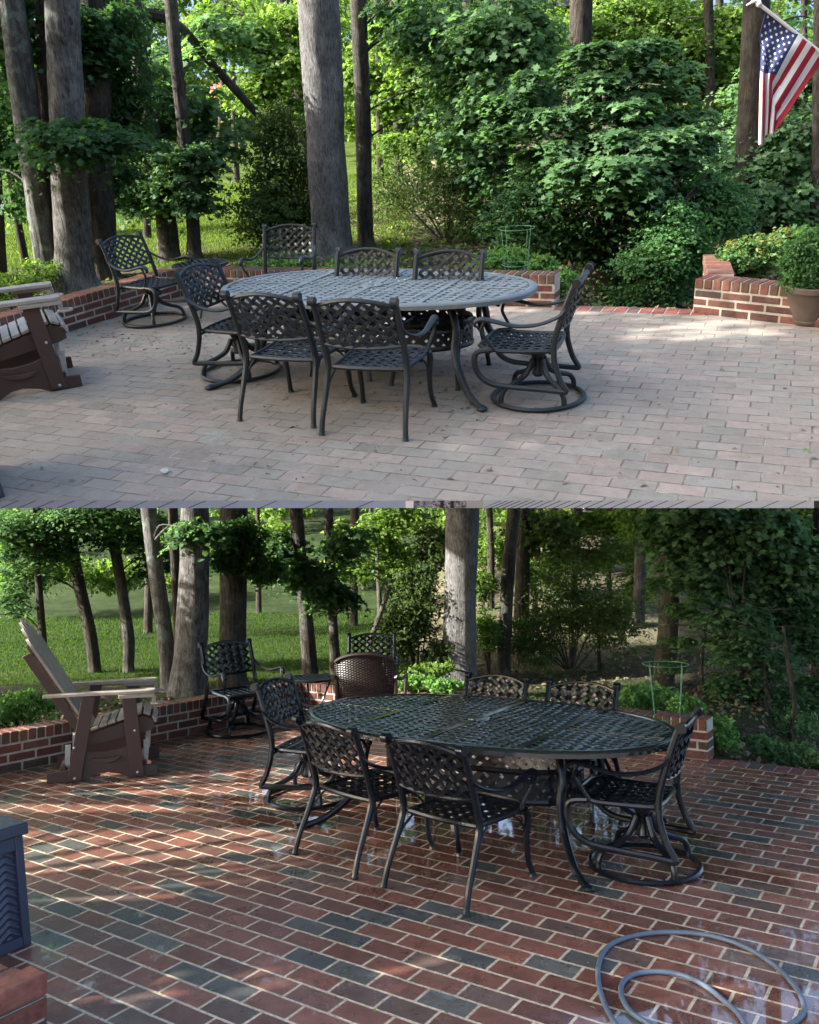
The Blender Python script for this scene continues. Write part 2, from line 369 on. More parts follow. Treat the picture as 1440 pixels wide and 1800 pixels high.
def catmull(pts, rad, k, closed=False):
    n = len(pts); out = []; ro = []
    rl = rad if isinstance(rad, (list, tuple)) else None
    m = n if closed else n - 1
    g = (lambda i: pts[i % n]) if closed else (lambda i: pts[min(max(i, 0), n - 1)])
    gr = (lambda i: rl[i % n]) if closed else (lambda i: rl[min(max(i, 0), n - 1)])
    for i in range(m):
        for j in range(k):
            t = j / k; a, b, c, d = g(i - 1), g(i), g(i + 1), g(i + 2)
            out.append(.5 * ((2 * b) + (c - a) * t + (2 * a - 5 * b + 4 * c - d) * t * t + (3 * b - a - 3 * c + d) * t ** 3))
            if rl: ro.append(gr(i) * (1 - t) + gr(i + 1) * t)
    if not closed:
        out.append(pts[-1])
        if rl: ro.append(rl[-1])
    return out, (ro if rl else rad)

def tag(o, label=None, cat=None, group=None, kind=None):
    for k, v in (('label', label), ('category', cat), ('group', group), ('kind', kind)):
        if v: o[k] = v
    return o
def place(o, T, loc, rz=0, scale=(1, 1, 1)):
    o.matrix_world = T.M @ Matrix.Translation(Vector(loc)) @ Matrix.Rotation(rz, 4, 'Z') @ Matrix.Diagonal((*scale, 1))
    return o
def thing(name, label, cat, T, loc, rz=0, group=None, scale=(1, 1, 1)):
    o = bpy.data.objects.new(name, None); o.empty_display_size = .1; COL.objects.link(o)
    place(o, T, loc, rz, scale); return tag(o, label, cat, group)
def dup(root, T, loc, rz, label, group, scale=(1, 1, 1), swap=None):
    def cp(o, par):
        c = o.copy(); COL.objects.link(c); c.parent = par
        if swap and c.type == 'MESH':
            key = (o.data.name, swap[0])
            if key not in SW:
                d = o.data.copy()
                for i, m in enumerate(d.materials):
                    if m.name in swap[1]: d.materials[i] = mat(swap[1][m.name])
                SW[key] = d
            c.data = SW[key]
        for ch in o.children: cp(ch, c)
        return c
    r = cp(root, None); place(r, T, loc, rz, scale); tag(r, label, None, group); return r
SW = {}

# ------------------------------------------------------------------ lattice castings
def lattice(mb, fn, inside, ext, spacing, w, t, ang=45, amp=.003, step=.018):
    """two families of crossing strips clipped to inside(a,b), mapped by fn(a,b)->(pos,normal)"""
    ca, sa = math.cos(D2R(ang)), math.sin(D2R(ang))
    for fam in (1, -1):
        d = (ca, sa * fam); nrm = (-sa * fam, ca)
        K = int(ext / spacing) + 2
        for k in range(-K, K + 1):
            o = (k + .5 * (fam < 0)) * spacing; run = []
            J = int(ext / step)
            for j in range(-J, J + 1):
                s = j * step; a = nrm[0] * o + d[0] * s; b = nrm[1] * o + d[1] * s
                if inside(a, b): run.append((a, b, s))
                if (not inside(a, b) or j == J) and run:
                    if len(run) > 1: ribbon(mb, run, fn, nrm, w, t, fam, k, spacing, amp)
                    run = []
def ribbon(mb, run, fn, nrm, w, t, fam, k, sp, amp):
    vs = []
    for a, b, s in run:
        off = amp * fam * math.cos(math.pi * s / sp * 1.0 + math.pi * k)
        for sg in (-1, 1):
            p, q = fn(a + nrm[0] * w / 2 * sg, b + nrm[1] * w / 2 * sg)
            vs += [p + q * (off + t / 2), p + q * (off - t / 2)]
    fs = []; n = len(run)
    for i in range(n - 1):
        a = 4 * i; b = a + 4
        fs += [(a, a + 2, b + 2, b), (a + 1, b + 1, b + 3, a + 3), (a, b, b + 1, a + 1), (a + 2, a + 3, b + 3, b + 2)]
    fs += [(0, 1, 3, 2), (4 * n - 4, 4 * n - 2, 4 * n - 1, 4 * n - 3)]
    mb.add(vs, fs)

# ---- chair parts (x right, y forward, z up)
def back_pt(a, b):
    """a across, b height above floor -> on the leaning, gently curved back"""
    y = -.235 - (b - .44) * .30 - .030 * (1 - (a / .26) ** 2)
    return Vector((a, y, b)), Vector((-.08 * a / .26, .95, .28)).normalized()
def back_top(a): return .845 + .055 * math.cos(a / .26 * math.pi / 2) ** .8 if abs(a) < .26 else .845
def back_bot(a): return .590 - .018 * (1 - (a / .26) ** 2)
def seat_pt(a, b):
    z = .425 - .018 * math.cos(a / .26 * 1.2) * (1 - ((b) / .27) ** 2) + .012 * (b > .1) * math.cos((b - .25) * 8) - (.07 * max(0, b - .16) / .1) ** 2 * .6
    return Vector((a, b, z)), Vector((0, 0, 1))
def seat_half(b): return .235 + .035 * (b + .24) / .5 if b < .15 else (.262 - .10 * ((b - .15) / .12) ** 2.2)
def seat_in(a, b): return -.235 < b < .262 and abs(a) < seat_half(b) - .008
def seat_outline():
    pts = []
    N = 12
    for i in range(N + 1): b = -.235 + .497 * i / N; pts.append((seat_half(b), b))
    for i in range(N, -1, -1): b = -.235 + .497 * i / N; pts.append((-seat_half(b), b))
    pts += [(-.12, -.25), (.0, -.255), (.12, -.25)]
    return [seat_pt(a, b)[0] for a, b in pts]
def chair_core(t, M='metal_dry'):
    m = MB(); lattice(m, seat_pt, seat_in, .42, .052, .025, .007, 42, .004); s = m.obj('seat', M, t, smooth=False)
    m = MB(); m.tube(seat_outline(), .0125, 6, closed=True, smooth=False, flat=1.2); m.obj('seat_rim', M, s)
    m = MB(); lattice(m, back_pt_c, lambda a, b: abs(a) < .243 and back_bot(a) < b + .685 < back_top(a), .42, .055, .023, .010, 40, .006)
    b = m.obj('backrest', M, t, smooth=False)
    m = MB()
    ol = [(a, back_top(a)) for a in np.linspace(.25, -.25, 15)]
    m.tube([back_pt(*q)[0] for q in ol], .015, 7, flat=1.0, up=(0, 1, 0), smooth=False); m.obj('top_rail', M, b); m = MB()
    m.tube([back_pt(a, back_bot(a))[0] for a in np.linspace(.25, -.25, 11)], .012, 6, smooth=False)
    m.obj('bottom_rail', M, b)
def back_pt_c(a, b): return back_pt(a, b + .685)
def arm(t, s, M):
    m = MB()
    path = [(s * .265, -.325, .735), (s * .285, -.28, .675), (s * .305, -.16, .625), (s * .315, -.02, .612), (s * .315, .12, .640), (s * .312, .20, .655), (s * .31, .245, .640), (s * .31, .255, .612), (s * .31, .235, .598)]
    m.tube(path, [.016, .016, .017, .018, .021, .023, .021, .016, .013], 8, flat=.7)
    # scrolled front support
    m.tube([(s * .312, .19, .640), (s * .305, .215, .57), (s * .285, .18, .50), (s * .268, .14, .43)], .012, 6)
    m.obj('arm', M, t)
def post(m, s, foot=True):
    pts = []
    if foot: pts = [(s * .285, -.400, .0), (s * .285, -.395, .02), (s * .280, -.365, .12), (s * .272, -.30, .27)]
    pts += [(s * .266, -.245, .42), (s * .264, -.255, .52), (s * .264, -.30, .68), (s * .264, -.350, .83), (s * .264, -.372, .885)]
    r = ([.024, .018, .017, .019] if foot else []) + [.021, .022, .021, .020, .020]
    m.tube(pts, r, 8)
    # scroll finial
    m.tube([(s * .264 - .020, -.385, .888), (s * .264 + .022, -.385, .888)], .029, 12, smooth=False)
def dining_chair(T, loc, rz, label, group, sc):
    M = 'metal_dry'
    t = thing('dining_chair', label, 'dining chair', T, loc, rz, group, sc); chair_core(t, M)
    for s in (-1, 1):
        m = MB(); post(m, s); m.tube([(s * .275, -.32, .22), (s * .262, -.24, .33), (s * .245, -.14, .41)], .007, 6); m.obj('leg', M, t)
        m = MB(); m.tube([(s * .262, .262, .0), (s * .262, .258, .025), (s * .252, .236, .10), (s * .252, .222, .24), (s * .262, .226, .36), (s * .266, .19, .42)], [.025, .018, .017, .019, .022, .020], 8)
        m.tube([(s * .256, .225, .20), (s * .245, .19, .33), (s * .225, .10, .405)], .007, 6)
        m.obj('leg', M, t); arm(t, s, M)
    return t
def swivel_chair(T, loc, rz, label, group, sc):
    M = 'metal_dry'
    t = thing('swivel_chair', label, 'swivel chair', T, loc, rz, group, sc); chair_core(t, M)
    for s in (-1, 1):
        arm(t, s, M)
        m = MB(); post(m, s, False)
        # closed C of the side frame
        m.tube([(s * .268, -.25, .43), (s * .272, -.255, .36), (s * .276, -.29, .24), (s * .278, -.33, .165), (s * .278, -.32, .15), (s * .278, -.20, .158), (s * .278, .0, .168), (s * .278, .15, .185), (s * .278, .235, .24), (s * .278, .27, .33), (s * .272, .255, .41), (s * .265, .15, .43)], .0195, 8, flat=1.0)
        m.obj('side_frame', M, t)
    m = MB(); m.lathe([(.0, .375), (.05, .375), (.055, .34), (.035, .30), (.028, .24), (.045, .19), (.03, .17), (0, .165)], 16)
    m.box((-.19, -.13, .385), (.19, -.10, .402)); m.box((-.19, .10, .385), (.19, .13, .402)); m.box((-.05, -.13, .372), (.05, .13, .388))
    m.tube([(.03, .05, .35), (.06, .20, .345)], .016, 8, smooth=False); m.tube([(.055, .18, .345), (.065, .225, .343)], .024, 8, smooth=False)
    m.tube([(-.265, -.14, .40), (.265, -.14, .40)], .010, 6, smooth=False); m.tube([(-.26, .28, .40), (.26, .28, .40)], .010, 6, smooth=False)
    m.obj('swivel_hub', M, t)
    m = MB(); m.tube([(.31 * math.cos(a), .31 * math.sin(a), .017) for a in np.linspace(0, 2 * math.pi, 41)[:-1]], .019, 7, flat=.85, closed=True, smooth=False); m.obj('base_ring', M, t)
    for k in range(4):
        a = math.pi / 4 + k * math.pi / 2; c, q = math.cos(a), math.sin(a)
        m = MB(); m.tube([(c * .30, q * .30, .02), (c * .295, q * .295, .075), (c * .26, q * .26, .125), (c * .18, q * .18, .155), (c * .10, q * .10, .20), (c * .045, q * .045, .30)], [.019, .018, .018, .019, .021, .019], 8)
        m.obj('base_leg', M, t)
    for ch in t.children:
        if ch.name.split('.')[0] in ('swivel_hub', 'base_ring', 'base_leg'): continue
        ch.location.y += .10
    return t

def oval(t, a, b, n=2.25):
    c, s = math.cos(t), math.sin(t)
    return (a * math.copysign(abs(c) ** (2 / n), c), b * math.copysign(abs(s) ** (2 / n), s))
def table(T, loc, rz, a, b, h, M, MR, label):
    t = thing('patio_table', label, 'patio table', T, loc, rz)
    n = 2.25
    ins = lambda x, y: (abs(x) / (a - .05)) ** n + (abs(y) / (b - .05)) ** n < 1
    seams = (-a * .47, 0, a * .47)
    def ok(x, y): return ins(x, y) and all(abs(x - q) > .022 for q in seams) and x * x + y * y > .075 ** 2
    m = MB(); lattice(m, lambda x, y: (Vector((x, y, h - .006)), Vector((0, 0, 1))), ok, a + .1, .048, .029, .006, 38, .003, .016)
    top = m.obj('tabletop', M, t, smooth=False)
    N = 72
    m = MB(); vs = []; prof = [(-.052, -.004), (-.048, .004), (-.02, .004), (-.012, -.002), (-.006, -.001), (0, -.008), (0, -.032), (-.012, -.034), (-.03, -.012)]
    for k in range(N):
        for d, z in prof: x, y = oval(2 * math.pi * k / N, a + d, b + d); vs.append((x, y, h + z))
    L = len(prof)
    m.add(vs, [(k * L + i, k * L + (i + 1) % L, ((k + 1) % N) * L + (i + 1) % L, ((k + 1) % N) * L + i) for k in range(N) for i in range(L)][:])
    m.obj('table_rim', M, top)
    m = MB()
    for q in seams:
        yy = (b - .05) * (1 - (abs(q) / (a - .05)) ** n) ** (1 / n)
        m.box((q - .022, -yy, h - .012), (q + .022, yy, h + .001))
    for s0, s1 in ((-a + .05, -a * .47 - .022), (a * .47 + .022, a - .05)): m.box((s0, -.012, h - .012), (s1, .012, h + .001))
    m.lathe([(.026, h + .003), (.075, h + .004), (.08, h - .012), (.026, h - .014)], 24)
    m.obj('seam_band', M, top)
    m = MB(); vs = [(*oval(2 * math.pi * k / N, a - .04, b - .04), h - .016) for k in range(N)]; m.add(vs, [tuple(range(N))]); m.obj('underplate', MR, t)
    # apron basket
    A, B = .70, .33
    m = MB(); z0, z1 = h * .40, h * .66
    per = math.pi * (A + B)
    def fb(u, v):
        an = u / per * 2 * math.pi; return Vector((A * math.cos(an), B * math.sin(an), (z0 + z1) / 2 + v)), Vector((math.cos(an), math.sin(an), 0))
    lattice(m, fb, lambda u, v: abs(v) < (z1 - z0) / 2 and abs(u) < per / 2, per / 2 + .1, .052, .034, .006, 45, .0015, .03)
    for z in (z0, z1): m.tube([(A * math.cos(q), B * math.sin(q), z) for q in np.linspace(0, 2 * math.pi, 41)[:-1]], .012, 6, closed=True, smooth=False, flat=1.5)
    m.obj('apron', 'metal_dry' if M == 'table_dry' else 'metal_wet', t, smooth=False)
    for sx in (-1, 1):
        for sy in (-1, 1):
            m = MB(); P = [Vector((x * sx, y * sy, z)) for x, y, z in ((.60, .22, h - .03), (.68, .27, h * .8), (.705, .30, h * .62), (.705, .33, h * .45), (.76, .405, h * .25), (.86, .52, h * .09), (.945, .605, .022), (.985, .645, .016))]
            m.tube(P, [.028, .025, .025, .026, .025, .022, .020, .024], 9); m.ball(P[-1], .030, 10, (1.15, 1.15, .6))
            m.obj('leg', 'metal_dry' if M == 'table_dry' else 'metal_wet', t)
    return t
WETSWAP = ('wet', {'metal_dry': 'metal_wet'})

# ------------------------------------------------------------------ other builders
def glider(T, loc, rz, label, sc=(1, 1, 1)):
    t = thing('glider_chair', label, 'glider chair', T, loc, rz, None, sc)
    BR, TN = 'poly_brown', 'poly_tan'
    for s in (-1, 1):
        x = s * .30; a, b = (x - .016, x + .016)
        m = MB(); poly = [(-.41, 0), (-.41, .08), (-.26, .09), (-.2, .225), (-.08, .215), (0, .21), (.1, .22), (.2, .25), (.27, .09), (.41, .085), (.41, 0), (.20, 0), (.12, .035), (.02, .055), (-.06, .045), (-.14, .0)]
        m.prism(poly, 0, a, b); m.obj('base_board', BR, t, bevel=.003)
        o = s * .022
        m = MB(); m.prism([(-.265, .005), (-.16, .005), (-.055, .64), (-.155, .64)], 0, x + o - .012, x + o + .012); m.obj('leg', BR, t, bevel=.003)
        m = MB(); m.prism([(.205, .015), (.31, .015), (.245, .64), (.14, .64)], 0, x + o - .012, x + o + .012); m.obj('leg', BR, t, bevel=.003)
        m = MB(); m.prism([(-.085, .17), (-.05, .14), (.03, .128), (.10, .142), (.135, .175), (.03, .165)], 0, x + s * .018, x + s * .045); m.obj('handle', BR, t, bevel=.003)
        m = MB()
        for y, z in ((-.21, .26), (-.205, .03), (.24, .36), (.26, .04)):
            m.ball((x + s * .036, y, z), .011, 10, (.6, 1, 1))
        m.obj('bolt', 'steel', t)
        for y in (-.265, .325):
            m = MB(); m.prism([(y - .02, .10), (y + .012, .10), (y + .022, .27), (y - .022, .27)], 0, x - s * .05 - .004, x - s * .05 + .004); m.ball((x - s * .055, y, .25), .018, 10, (.6, 1, 1)); m.obj('hanger', 'steel', t)
        m = MB(); m.prism([(-.17, .24), (-.14, .33), (.30, .455), (.38, .42), (.385, .35), (.33, .33), (.12, .29)], 0, x - s * .075 - .014, x - s * .075 + .014); m.obj('seat_rail', BR, t, bevel=.003)
        m = MB(); poly = [(x - s * .02, -.44), (x + s * .03, -.44), (x + s * .045, -.1), (x + s * .07, .15), (x + s * .075, .36), (x + s * .05, .395), (x - s * .04, .395), (x - s * .06, .36), (x - s * .05, .05)]
        if s < 0: poly = poly[::-1]
        m.prism(poly, 2, .645, .670); ar = m.obj('armrest', TN, t, bevel=.004)
        m = MB(); m.box((min(x + s * .0, x + s * .07), .12, .615), (max(x + s * .0, x + s * .07), .39, .643)); m.obj('arm_support', TN, ar, bevel=.003)
        m = MB(); m.tube([(x + s * .025 + .045 * math.cos(q), .41 + .045 * math.sin(q), .565) for q in np.linspace(0, 2 * math.pi, 17)[:-1]], .009, 6, closed=True, smooth=False)
        m.box((x + s * .025 - .02, .37, .565), (x + s * .025 + .02, .40, .62)); m.obj('cup_holder', TN, ar)
        # back side board, leaning
        m = MB(); m.prism([(-.17, .29), (-.10, .29), (-.535, .985), (-.605, .955)], 0, s * .205 - .014, s * .205 + .014); m.obj('back_board', BR, t, bevel=.003)
    for y0 in (-.30, .30):
        m = MB(); m.box((-.29, y0 - .02, .03), (.29, y0 + .02, .12)); m.obj('cross_beam', BR, t, bevel=.003)
    m = MB(); k = 0
    ys = [(-.13, .352), (-.065, .371), (0, .39), (.065, .409), (.13, .428), (.195, .447), (.26, .463), (.325, .462), (.378, .42)]
    for i, (y, z) in enumerate(ys):
        ang = .28 if i < 7 else (-.35 if i == 7 else -1.1)
        m.box((-.25, -.028, 0), (.25, .028, .020), M=Matrix.Translation((0, y, z)) @ Matrix.Rotation(ang, 4, 'X'))
    m.obj('seat_slats', TN, t, bevel=.003)
    # fan of back slats on a plane leaning back
    n = 7
    for i in range(n):
        q = (i - (n - 1) / 2); x0, x1 = q * .066, q * .088
        H0 = 1.02 - .016 * q * q * 1.1
        m = MB()
        def BP(x, l, th): return Vector((x, -.115 - l * .530 + th * .85, .36 + l * .845 + th * .53))
        vs = []
        for l, hw in ((0, .028), (.5, .034), (H0 - .08, .037), (H0 - .02, .030), (H0, .015)):
            xc = x0 + (x1 - x0) * l
            for dx, th in ((-hw, 0), (hw, 0), (hw, .02), (-hw, .02)): vs.append(BP(xc + dx, l, th))
        fs = [(a * 4 + j, a * 4 + (j + 1) % 4, a * 4 + 4 + (j + 1) % 4, a * 4 + 4 + j) for a in range(4) for j in range(4)] + [(0, 1, 2, 3), (19, 18, 17, 16)]
        m.add(vs, fs); m.obj('back_slat', TN, t)
    for l in (.28, .78):
        m = MB(); c = Vector((0, -.115 - l * .53 - .018, .36 + l * .845 - .01)); m.box((-.24, -.012, -.04), (.24, .012, .04), M=Matrix.Translation(c) @ Matrix.Rotation(.56, 4, 'X')); m.obj('back_brace', BR, t, bevel=.003)
    return t

def wicker_chair(T, loc, rz, label):
    t = thing('wicker_chair', label, 'wicker chair', T, loc, rz, None, (1, 1, .93))
    m = MB()
    def P(a, b): return Vector((a, -.22 - (b - .42) * .22 - .05 * (1 - (a / .28) ** 2), b))
    top = lambda a: .80 + .13 * math.sqrt(max(0, 1 - (a / .29) ** 2))
    N, K = 66, 46
    vs = []
    for i in range(N + 1):
        a = -.27 + .54 * i / N
        for k in range(K + 1):
            b = .36 + (top(a) - .36) * k / K; p = P(a, b); p.y += .004 * math.sin(i * math.pi / 1) * 0 + (.004 if (i // 3 + k) % 2 else -.004); vs.append(p)
    fs = [(i * (K + 1) + k, (i + 1) * (K + 1) + k, (i + 1) * (K + 1) + k + 1, i * (K + 1) + k + 1) for i in range(N) for k in range(K)]
    m.add(vs, fs)
    o = m.obj('backrest', 'wicker', t, smooth=False); so = o.modifiers.new('s', 'SOLIDIFY'); so.thickness = .012
    m = MB(); m.tube([P(a, top(a)) for a in np.linspace(-.27, .27, 21)], .017, 8, smooth=False); m.obj('back_rim', 'wicker', t)
    m = MB(); m.box((-.27, -.24, .33), (.27, .27, .39)); m.obj('seat', 'wicker', t, bevel=.02)
    for s in (-1, 1):
        m = MB(); m.tube([(s * .27, -.30, .70), (s * .31, -.2, .66), (s * .33, 0, .65), (s * .33, .22, .64), (s * .325, .27, .60), (s * .31, .26, .40)], .018, 8); m.obj('arm', 'wicker', t)
        for y in (-.22, .25):
            m = MB(); m.tube([(s * .26, y, .36), (s * .27, y * 1.05, 0)], .019, 8, smooth=False); m.obj('leg', 'wicker', t)
        m = MB(); m.tube([(s * .27, -.25, .36), (s * .27, -.28, .82)], .017, 8, smooth=False); m.obj('back_post', 'wicker', t)
    return t

def side_table(T, loc, r, h, label, M):
    t = thing('side_table', label, 'side table', T, loc, .4)
    m = MB(); lattice(m, lambda x, y: (Vector((x, y, h - .006)), Vector((0, 0, 1))), lambda x, y: x * x + y * y < (r - .015) ** 2, r + .05, .036, .019, .006, 42, .003, .012)
    o = m.obj('tabletop', M, t, smooth=False)
    m = MB(); m.lathe([(r - .03, h - .004), (r - .02, h + .002), (r, h - .002), (r, h - .022), (r - .02, h - .024), (r - .03, h - .004)], 40); m.obj('table_rim', M, o)
    m = MB(); m.lathe([(0, h - .018), (r - .02, h - .018)], 32); m.obj('underplate', M, o)
    for k in range(3):
        a = k * 2.0944; c, s = math.cos(a), math.sin(a)
        m = MB(); m.tube([(c * r * .8, s * r * .8, h - .02), (c * r * .55, s * r * .55, h * .7), (c * r * .35, s * r * .35, h * .45), (c * r * .55, s * r * .55, h * .2), (c * r * .85, s * r * .85, .01)], .010, 6); m.obj('leg', M, t)
    m = MB(); m.tube([(r * .36 * math.cos(q), r * .36 * math.sin(q), h * .45) for q in np.linspace(0, 6.283, 17)[:-1]], .007, 6, closed=True, smooth=False); m.obj('leg_ring', M, t)
    return t

def brick_wall(T, p0, p1, thick, courses, ch, cap, label, name='brick_wall', bl=.2350, tall0=0, capm='wall_brick_cap', endcap=True, group=None):
    """p0->p1 is the face towards the patio; the wall stands to the left of that direction"""
    d = (p1 - p0); L = math.hypot(d.x, d.y); rz = math.atan2(d.y, d.x)
    t = thing(name, label, 'brick wall', T, (p0.x, p0.y, 0), rz, group)
    m = MB(); hh = courses * ch; j = .015
    for c in range(courses):
        z0 = c * ch + (.002 if c == 0 else j / 2); z1 = (c + 1) * ch - j / 2; x = -bl / 2 * (c % 2)
        while x < L:
            a, b = max(x + j / 2, 0), min(x + bl - j / 2, L)
            if b - a > .03:
                q = rnd.uniform(-.0015, .0025); tt = rnd.random()
                m.box((a, -q, z0 + rnd.uniform(-.001, .001)), (b, thick + q, z1), tint=tt)
            x += bl
    m.obj('bricks', 'wall_brick', t, smooth=False, bevel=.006)
    m = MB(); m.box((.003, .003, 0), (L - .003, thick - .003, hh + cap - .006)); m.obj('mortar', 'mortar', t, smooth=False)
    m = MB(); w = .075; n = max(1, round(L / w)); w = L / n
    for i in range(n):
        e = .008 + rnd.uniform(-.002, .003)
        m.box((i * w + .006, -e * .6, hh + .008), ((i + 1) * w - .006, thick + e, hh + cap + rnd.uniform(-.002, .002)), tint=rnd.random())
    m.obj('cap_bricks', capm, t, smooth=False, bevel=.007)
    return t

# ---- foliage
SHAPES = {
    'maple': [(0, 0), (.30, -.02), (.22, .18), (.55, .22), (.34, .42), (.42, .62), (.16, .60), (0, 1), (-.16, .60), (-.42, .62), (-.34, .42), (-.55, .22), (-.22, .18), (-.30, -.02)],
    'oval': [(0, 0), (.22, .25), (.24, .6), (0, 1), (-.24, .6), (-.22, .25)],
    'blade': [(-.04, 0), (.04, 0), (0, 1)],
    'quad': [(0, 0), (.38, .5), (0, 1), (-.38, .5)],
}
NEARY = 3.3
def allowed(T, P):
    if T is UP: return np.ones(len(P), bool)
    M = np.array(UPI); Q = P @ M[:3, :3].T + M[:3, 3]
    return (Q[:, 1] < NEARY) | (Q[:, 2] < -.35)
def leaf_mesh(name, T, pos, nrm, size, shape, matname, parent, tint=None, origin=None):
    ok = allowed(T, pos); pos, nrm, size = pos[ok], nrm[ok], size[ok]
    N = len(pos)
    if N == 0: return None
    if tint is not None: tint = tint[ok]
    sh = np.array(SHAPES[shape]); k = len(sh)
    nrm = nrm / (np.linalg.norm(nrm, axis=1, keepdims=True) + 1e-9)
    r = R.normal(size=(N, 3)); t = r - nrm * (r * nrm).sum(1, keepdims=True); t /= np.linalg.norm(t, axis=1, keepdims=True) + 1e-9
    b = np.cross(nrm, t)
    a = sh[:, 0][None, :, None]; c = sh[:, 1][None, :, None]
    fold = (np.abs(sh[:, 0]) * .35 - (sh[:, 1] - .5) ** 2 * .35)[None, :, None]
    V = pos[:, None, :] + size[:, None, None] * (a * t[:, None, :] + c * b[:, None, :] + fold * nrm[:, None, :])
    V = V.reshape(-1, 3) - (np.array(origin) if origin is not None else 0)
    me = bpy.data.meshes.new(name)
    me.vertices.add(N * k); me.vertices.foreach_set('co', V.astype(np.float32).ravel())
    me.loops.add(N * k); me.loops.foreach_set('vertex_index', np.arange(N * k, dtype=np.int32))
    me.polygons.add(N); me.polygons.foreach_set('loop_start', np.arange(0, N * k, k, dtype=np.int32))
    me.update(calc_edges=True)
    tn = (R.rand(N) if tint is None else np.clip(tint + R.normal(0, .15, N), 0, 1))
    at = me.attributes.new('tint', 'FLOAT', 'POINT'); at.data.foreach_set('value', np.repeat(tn, k).astype(np.float32))
    me.materials.append(mat(matname))
    o = bpy.data.objects.new(name, me); COL.objects.link(o)
    if parent: o.parent = parent
    return o
def scatter(blobs, clump=36, up=1.0, rnd_n=.55, droop=.25, shell=.5, flat=.22, spread=.30):
    """blobs: (center, rx, ry, rz, n). Leaves gather in small flat sprays; returns pos, nrm, tint"""
    PP, NN, TT = [], [], []
    for c, rx, ry, rz, n in blobs:
        m = max(1, int(n / clump)); d = R.normal(size=(m, 3)); d /= np.linalg.norm(d, axis=1, keepdims=True)
        rad = (shell + (1 - shell) * R.rand(m)) ** .8 * R.rand(m) ** .25
        cc = d * rad[:, None]
        rr = np.array([rx, ry, rz]); cc = cc * rr + np.array(c)
        sr = spread * (rx + ry + rz) / 3 * (.6 + .8 * R.rand(m))
        k = np.repeat(np.arange(m), clump)
        q = R.normal(size=(len(k), 3)) * np.array([1, 1, flat]) * .6
        out = d[k].copy(); out[:, 2] = 0
        p = cc[k] + q * sr[k][:, None]
        dist = np.linalg.norm(q[:, :2], axis=1); p[:, 2] -= droop * dist ** 2 * sr[k]
        nn = np.array([0, 0, up]) + R.normal(size=(len(k), 3)) * rnd_n + out * .35 + q * np.array([.3, .3, 0])
        ct = R.rand(m)
        PP.append(p); NN.append(nn); TT.append(ct[k] * .8 + .1)
    return np.concatenate(PP), np.concatenate(NN), np.concatenate(TT)

def tiered(blobs, gap=.20):
    out = []
    for c, rx, ry, rz, n in blobs:
        k = max(2, int(2 * rz / gap))
        for j in range(k):
            f = (j + .5) / k * 2 - 1; w = math.sqrt(max(.15, 1 - f * f * .85)) * rnd.uniform(.65, 1.0)
            out.append(((c[0] + rnd.uniform(-.35, .35) * rx, c[1] + rnd.uniform(-.35, .35) * ry, c[2] + f * rz + rnd.uniform(-.05, .05)), rx * w * .8, ry * w * .8, .035, int(n / k)))
    return out
def pxr(T, Y): return Y / F_PX / math.cos(T.p)   # metres per pixel about that far away
def blob_px(T, px, py, rx, ry, Y, n, depth=None):
    c = T.at(px, py, Y); k = pxr(T, Y)
    return (tuple(c), rx * k, (depth if depth else max(rx, ry) * .7) * 1.0 * k, ry * k, n)

def hgt(T, x, y):
    """height of the ground beyond the patio"""
    P = T.P0; u = (x - P.x) * T.e.x + (y - P.y) * T.e.y; v = -(x - P.x) * T.e.y + (y - P.y) * T.e.x
    sm = lambda a, b, t: (lambda q: q * q * (3 - 2 * q))(min(1, max(0, (t - a) / (b - a))))
    left = 1 - sm(-.2, .5, u)
    lw = T.leftwall; beyond_left = sm(0, .5, -(u - lw)) if u < lw else 0
    near = -.07 + max(left * sm(.15, .6, v), beyond_left) * .11
    near -= (1 - left) * sm(.1, 1.5, v) * .35
    side = sm(-1.5, 2.5, x - .02 * y)
    hl = max(0, y - 25) ; hl = min(hl, 12) * (.20 if T is UP else .27) + max(0, hl - 12) * (.08 if T is UP else .22)
    hr = min(max(0, y - 12.5), 14) * .14 + max(0, y - 26.5) * .1
    h = near + hl * (1 - side) + hr * side
    h += .05 * math.sin(x * .7 + 1) * math.sin(y * .45) * sm(1, 6, v)
    return h
def ground_at(T, px, py):
    z = -.05
    for _ in range(12):
        p = T.gr(px, py, z); nz = hgt(T, p.x, p.y)
        z = z * .5 + nz * .5
    return T.gr(px, py, z)

def slab_top(T, p):
    """how high a trunk may reach"""
    if T is UP: return 1e9
    M = UPI; q = M @ Vector((p.x, p.y, 0)); u = M.to_3x3() @ Vector((0, 0, 1))
    return (-.12 - q.z) / u.z if q.y > NEARY else 1e9

